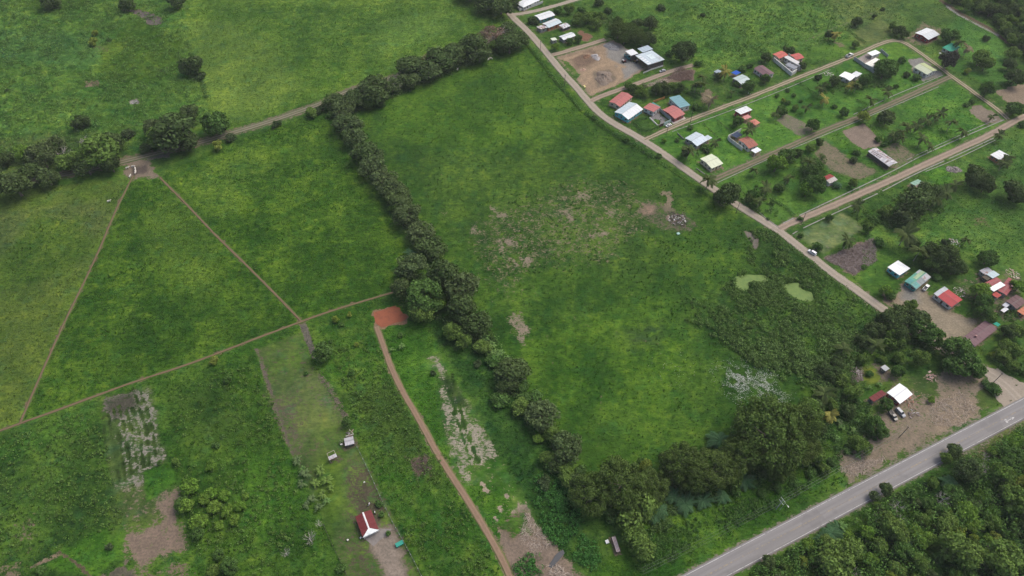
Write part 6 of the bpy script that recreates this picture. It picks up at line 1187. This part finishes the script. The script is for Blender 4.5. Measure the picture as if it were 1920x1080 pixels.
def gcol(k, rr, n_):
    f = np.clip((fbm(X[k], Y[k], 12, 1)-.5)*4+MIX[k], 0, 1)[:,None]; c = A[k]*(1-f)+B[k]*f; return c*rr.uniform(.8,1.6,(n_,1))*np.array([1.1,1.08,1.0])
wg = np.clip(RGH[core]-.12, 0, 1.2)*(1-FLAT[core])*np.clip(1.1-SOIL[core]*1.5, 0, 1)
tufts('tall_grass', core, wg, 130000, .45, .26, TM, gcol, 3, 3, lab='tall rough grass covering the fields', cat='grass')
# leafy weeds: small leaf balls over the scrubby ground
def weeds(name, px, n_, R, leaf, mat, seed, lab, cat, k=34, wexp=1., zo=0.):
    rr = np.random.default_rng(seed); idx = np.concatenate([inpoly(q) for q in px]); wgt = area[idx]*np.clip(vnoise(X[idx], Y[idx], 9, 2)-.15, 0, 1)**wexp*(1-FLAT[idx]); wgt /= wgt.sum()
    c = idx[rr.choice(len(idx), n_, p=wgt)]; r = R*rr.uniform(.5,1.5,n_); cen = np.stack([X[c]+rr.uniform(-.5,.5,n_), Y[c]+rr.uniform(-.5,.5,n_), Z[c]+r*.25+zo*rr.random(n_)], 1)
    V, F_, v = leafcloud(rr, cen, r, n_*k, leaf, .8, .7); v = v*1.0
    o = put(name, leafmesh(name, V, F_, v), mat, kind='stuff'); o['label'] = lab; o['category'] = cat
SCR = [[(1300,556),(1285,600),(1350,640),(1420,690),(1470,690),(1575,740),(1655,610),(1570,532),(1455,440),(1405,430),(1400,500),(1345,545)]]
weeds('marsh_scrub', SCR, 1900, 1.0, .30, leafmat('leaf_marsh', (0.088,0.156,0.045), (0.115,0.188,0.053)), 4, 'dense dark marsh scrub round the duckweed ponds', 'scrub')
weeds('marsh_scrub', [[(1480,650),(1560,610),(1640,600),(1620,690),(1540,740),(1500,700)],[(1350,640),(1500,640),(1560,760),(1480,720),(1430,690)]], 420, 1.9, .36, leafmat('leaf_marsh_light', (0.094,0.181,0.048), (0.119,0.194,0.060)), 5, 'lighter bushy scrub at the right end of the marsh', 'scrub')
weeds('scrub_cover', [[(-150,-40),(345,-40),(350,100),(385,190),(395,225),(250,275),(0,300),(-150,310)]], 2800, 1.6, .36, leafmat('leaf_scrub', (.082,.185,.048), (.115,.205,.052)), 6, 'pale green scrub mounds over the upper left field', 'scrub', 22)
weeds('weed_cover', [[(-60,840),(180,770),(215,930),(235,990),(120,1030),(-60,1060)],[(320,730),(480,670),(545,850),(600,1080),(380,1080),(335,900)],[(620,650),(710,640),(860,900),(930,1080),(800,1080),(690,860)]], 1500, .75, .26, leafmat('leaf_weed', (0.070,0.144,0.035), (0.106,0.181,0.043)), 7, 'leafy weeds over the lower left lots', 'weeds', 24)
weeds('vine_cover', [[(1000,890),(1060,880),(1095,930),(1085,1000),(1040,1030),(1005,975)],[(1090,1000),(1130,1040),(1110,1075),(1075,1050)],[(960,1055),(1015,1040),(1020,1090),(970,1095)],[(985,1040),(1000,1035),(1010,1080),(975,1080)]], 420, 1.2, .30, leafmat('leaf_vine', (0.050,0.156,0.037), (0.075,0.194,0.045)), 8, 'glossy vines smothering the banks of the stream', 'vines')
weeds('verge_weeds', [[(1240,1000),(1330,960),(1500,885),(1570,870),(1500,925),(1380,985),(1260,1050),(1180,1080)]], 420, .9, .26, leafmat('leaf_verge_weed', (0.062,0.138,0.033), (0.081,0.150,0.037)), 9, 'weeds on the grass verge of the highway', 'weeds')
weeds('pasture_weeds', [[(1160,540),(1340,460),(1390,440),(1330,550),(1290,610)],[(1220,400),(1330,430),(1300,500),(1160,520)],[(950,360),(1180,330),(1200,500),(900,520)]], 520, .6, .22, leafmat('leaf_pasture_weed', (0.045,0.110,0.027), (0.062,0.125,0.033)), 10, 'low leafy weeds in the big pasture', 'weeds', 18)
weeds('pasture_weeds', [[(1180,60),(1300,0),(1640,-20),(1560,50),(1440,100),(1300,130)]], 900, 1.1, .30, leafmat('leaf_upper_weed', (0.065,0.150,0.037), (0.088,0.169,0.043)), 11, 'leafy mounds over the pasture behind the village', 'weeds', 18)
weeds('forest_undergrowth', [[(1400,1085),(1600,975),(1800,870),(1930,795),(2060,760),(2060,1150),(1500,1250)]], 1500, 2.1, .36, leafmat('leaf_under', (0.062,0.138,0.037), (0.112,0.206,0.048)), 12, 'leafy undergrowth filling the forest below the highway', 'undergrowth', 34, zo=3.5)
weeds('yard_growth', [[(1540,700),(1600,700),(1640,780),(1660,810),(1600,850),(1560,870),(1530,800)],[(1640,600),(1760,640),(1740,690),(1640,680)]], 380, 1.5, .34, leafmat('leaf_yard', (0.062,0.131,0.037), (0.094,0.169,0.050)), 13, 'tangled growth under the trees left of the highway house', 'undergrowth')
weeds('row_undergrowth', [[(610,200),(640,190),(680,260),(720,320),(770,390),(815,460),(800,480),(750,410),(700,345),(650,260)],[(680,185),(780,135),(880,100),(960,75),(965,90),(880,125),(780,165),(690,205)],[(770,520),(870,500),(905,600),(960,680),(1000,760),(1060,850),(1090,900),(1060,900),(1000,800),(930,700),(860,620),(780,590)],[(1080,900),(1200,860),(1330,840),(1500,770),(1560,780),(1540,870),(1400,920),(1280,960),(1220,1010),(1170,1000),(1130,960)]], 1500, 1.7, .36, leafmat('leaf_row', (0.062,0.119,0.037), (0.094,0.156,0.048)), 14, 'tangled undergrowth beneath the tree rows round the big pasture', 'undergrowth')
weeds('garden_growth', [[(1180,158),(1240,160),(1300,165),(1310,180),(1260,172),(1190,178)],[(1275,270),(1310,270),(1340,260),(1345,275),(1310,295),(1285,295)],[(1500,295),(1545,290),(1550,330),(1500,360)],[(1640,400),(1700,350),(1760,350),(1770,400),(1700,430),(1640,440)],[(1600,395),(1640,395),(1650,440),(1620,445)],[(1830,560),(1925,590),(1925,700),(1880,690),(1868,660)],[(1380,370),(1420,350),(1450,370),(1460,410),(1420,400)],[(1530,150),(1570,155),(1650,150),(1660,165),(1540,180)],[(1720,470),(1800,460),(1800,510),(1740,510)],[(1075,20),(1140,25),(1190,70),(1215,80),(1160,80),(1090,50)],[(1640,255),(1665,262),(1690,270),(1660,280)]], 900, 1.15, .30, leafmat('leaf_garden', (0.069,0.144,0.037), (0.100,0.175,0.050)), 15, 'leafy garden growth along the village lot edges', 'undergrowth')
# white blossom in the wet corner of the pasture
rr = np.random.default_rng(9); V = []
for cx, cy, sx, sy, n_ in ((1385,712,18,16,2000), (1432,718,14,16,1200), (1448,745,18,9,700), (1360,690,26,12,160), (1412,672,5,7,60), (1455,680,6,16,70), (1388,745,10,10,110), (1260,690,30,22,90)):
    for _ in range(n_):
        x, y = at(cx+sx*rr.standard_normal()*.8, cy+sy*rr.standard_normal()*.8); z = .22+.35*rr.random()
        if vnoise(x+y*.6, y-x*.3, 2.2, 3) < .34: continue
        s = rr.uniform(.05, .15); a = rr.uniform(0, 6.28); q = rr.uniform(.25,.6)
        for j in range(4): 
            b = a+1.57*j; V += [(x, y, z), (x+s*math.cos(b), y+s*math.sin(b), z+s*q), (x+s*math.cos(b+1.1), y+s*math.sin(b+1.1), z+s*q*.6)]
fl = mesh_np('white_flowers', np.array(V), np.arange(len(V)).reshape(-1,3)); o = put('white_flowers', fl, paint((.58,.60,.60), (.36,.38,.34), .5, .8), kind='stuff'); o['label'] = 'white blossoms speckling the wet corner of the pasture'; o['category'] = 'flowers'

# ------------------------------------------------------------------ labels that tell the plants apart
CUT = {'at','with','by','beside','below','near','of','on','along','in','behind','facing','inside','left','right','standing','across','next','jutting','adjoining','half','above','cut','among','under','leaning','where','laid','parked','from','backed','between','dividing','strewn','smothering','topmost','opposite','round'}
short = {}
for x, y, lab in LM:
    ws = lab.replace(',', '').split(); k = 3
    while k < len(ws) and ws[k] not in CUT: k += 1
    s = ' '.join(ws[:k])
    if len(ws[:k]) <= 6: short.setdefault(s, []).append((x, y))
lmk = [(v[0][0], v[0][1], s) for s, v in short.items() if len(v) == 1 and not s.startswith(('wire','power','clipped'))]
ORD = ['leftmost','second from left','third from left','fourth from left','fifth from left','sixth from left','seventh from left','eighth from left','ninth from left','tenth from left']+['%dth from left' % i for i in range(11, 60)]
buck = {}
for r, look, ctx in PLANTS:
    x, y = r.location.x, r.location.y
    if ctx is None:
        b_ = min(lmk, key=lambda q: (q[0]-x)**2+(q[1]-y)**2); ctx = 'nearest the '+b_[2]
    buck.setdefault((look, ctx), []).append(r)
for (look, ctx), rs in buck.items():
    rs.sort(key=lambda r: to_px(r.location.x, r.location.y)[0])
    for i, r in enumerate(rs):
        r['label'] = (look+' '+ctx) if len(rs) == 1 else look+', '+ORD[i]+' '+ctx
        if len(rs) > 2: r['group'] = look+'s '+ctx
# ------------------------------------------------------------------ thin humid air
hb = MB(); hb.box(-8200, 8200, -3600, 6600, -2.0, H+6)
hm = bpy.data.materials.new('humid_air'); hm.use_nodes = True; ht = hm.node_tree; ht.nodes.remove(ht.nodes['Principled BSDF'])
pv = ht.nodes.new('ShaderNodeVolumePrincipled'); pv.inputs['Color'].default_value = (.86, .91, .97, 1); pv.inputs['Density'].default_value = .00008; pv.inputs['Anisotropy'].default_value = .2
ht.links.new(pv.outputs[0], ht.nodes['Material Output'].inputs['Volume'])
o = hb.build('haze', hm); o['kind'] = 'stuff'; o['label'] = 'thin humid haze over the whole valley'; o['category'] = 'haze'
SC.cycles.volume_bounces = 0
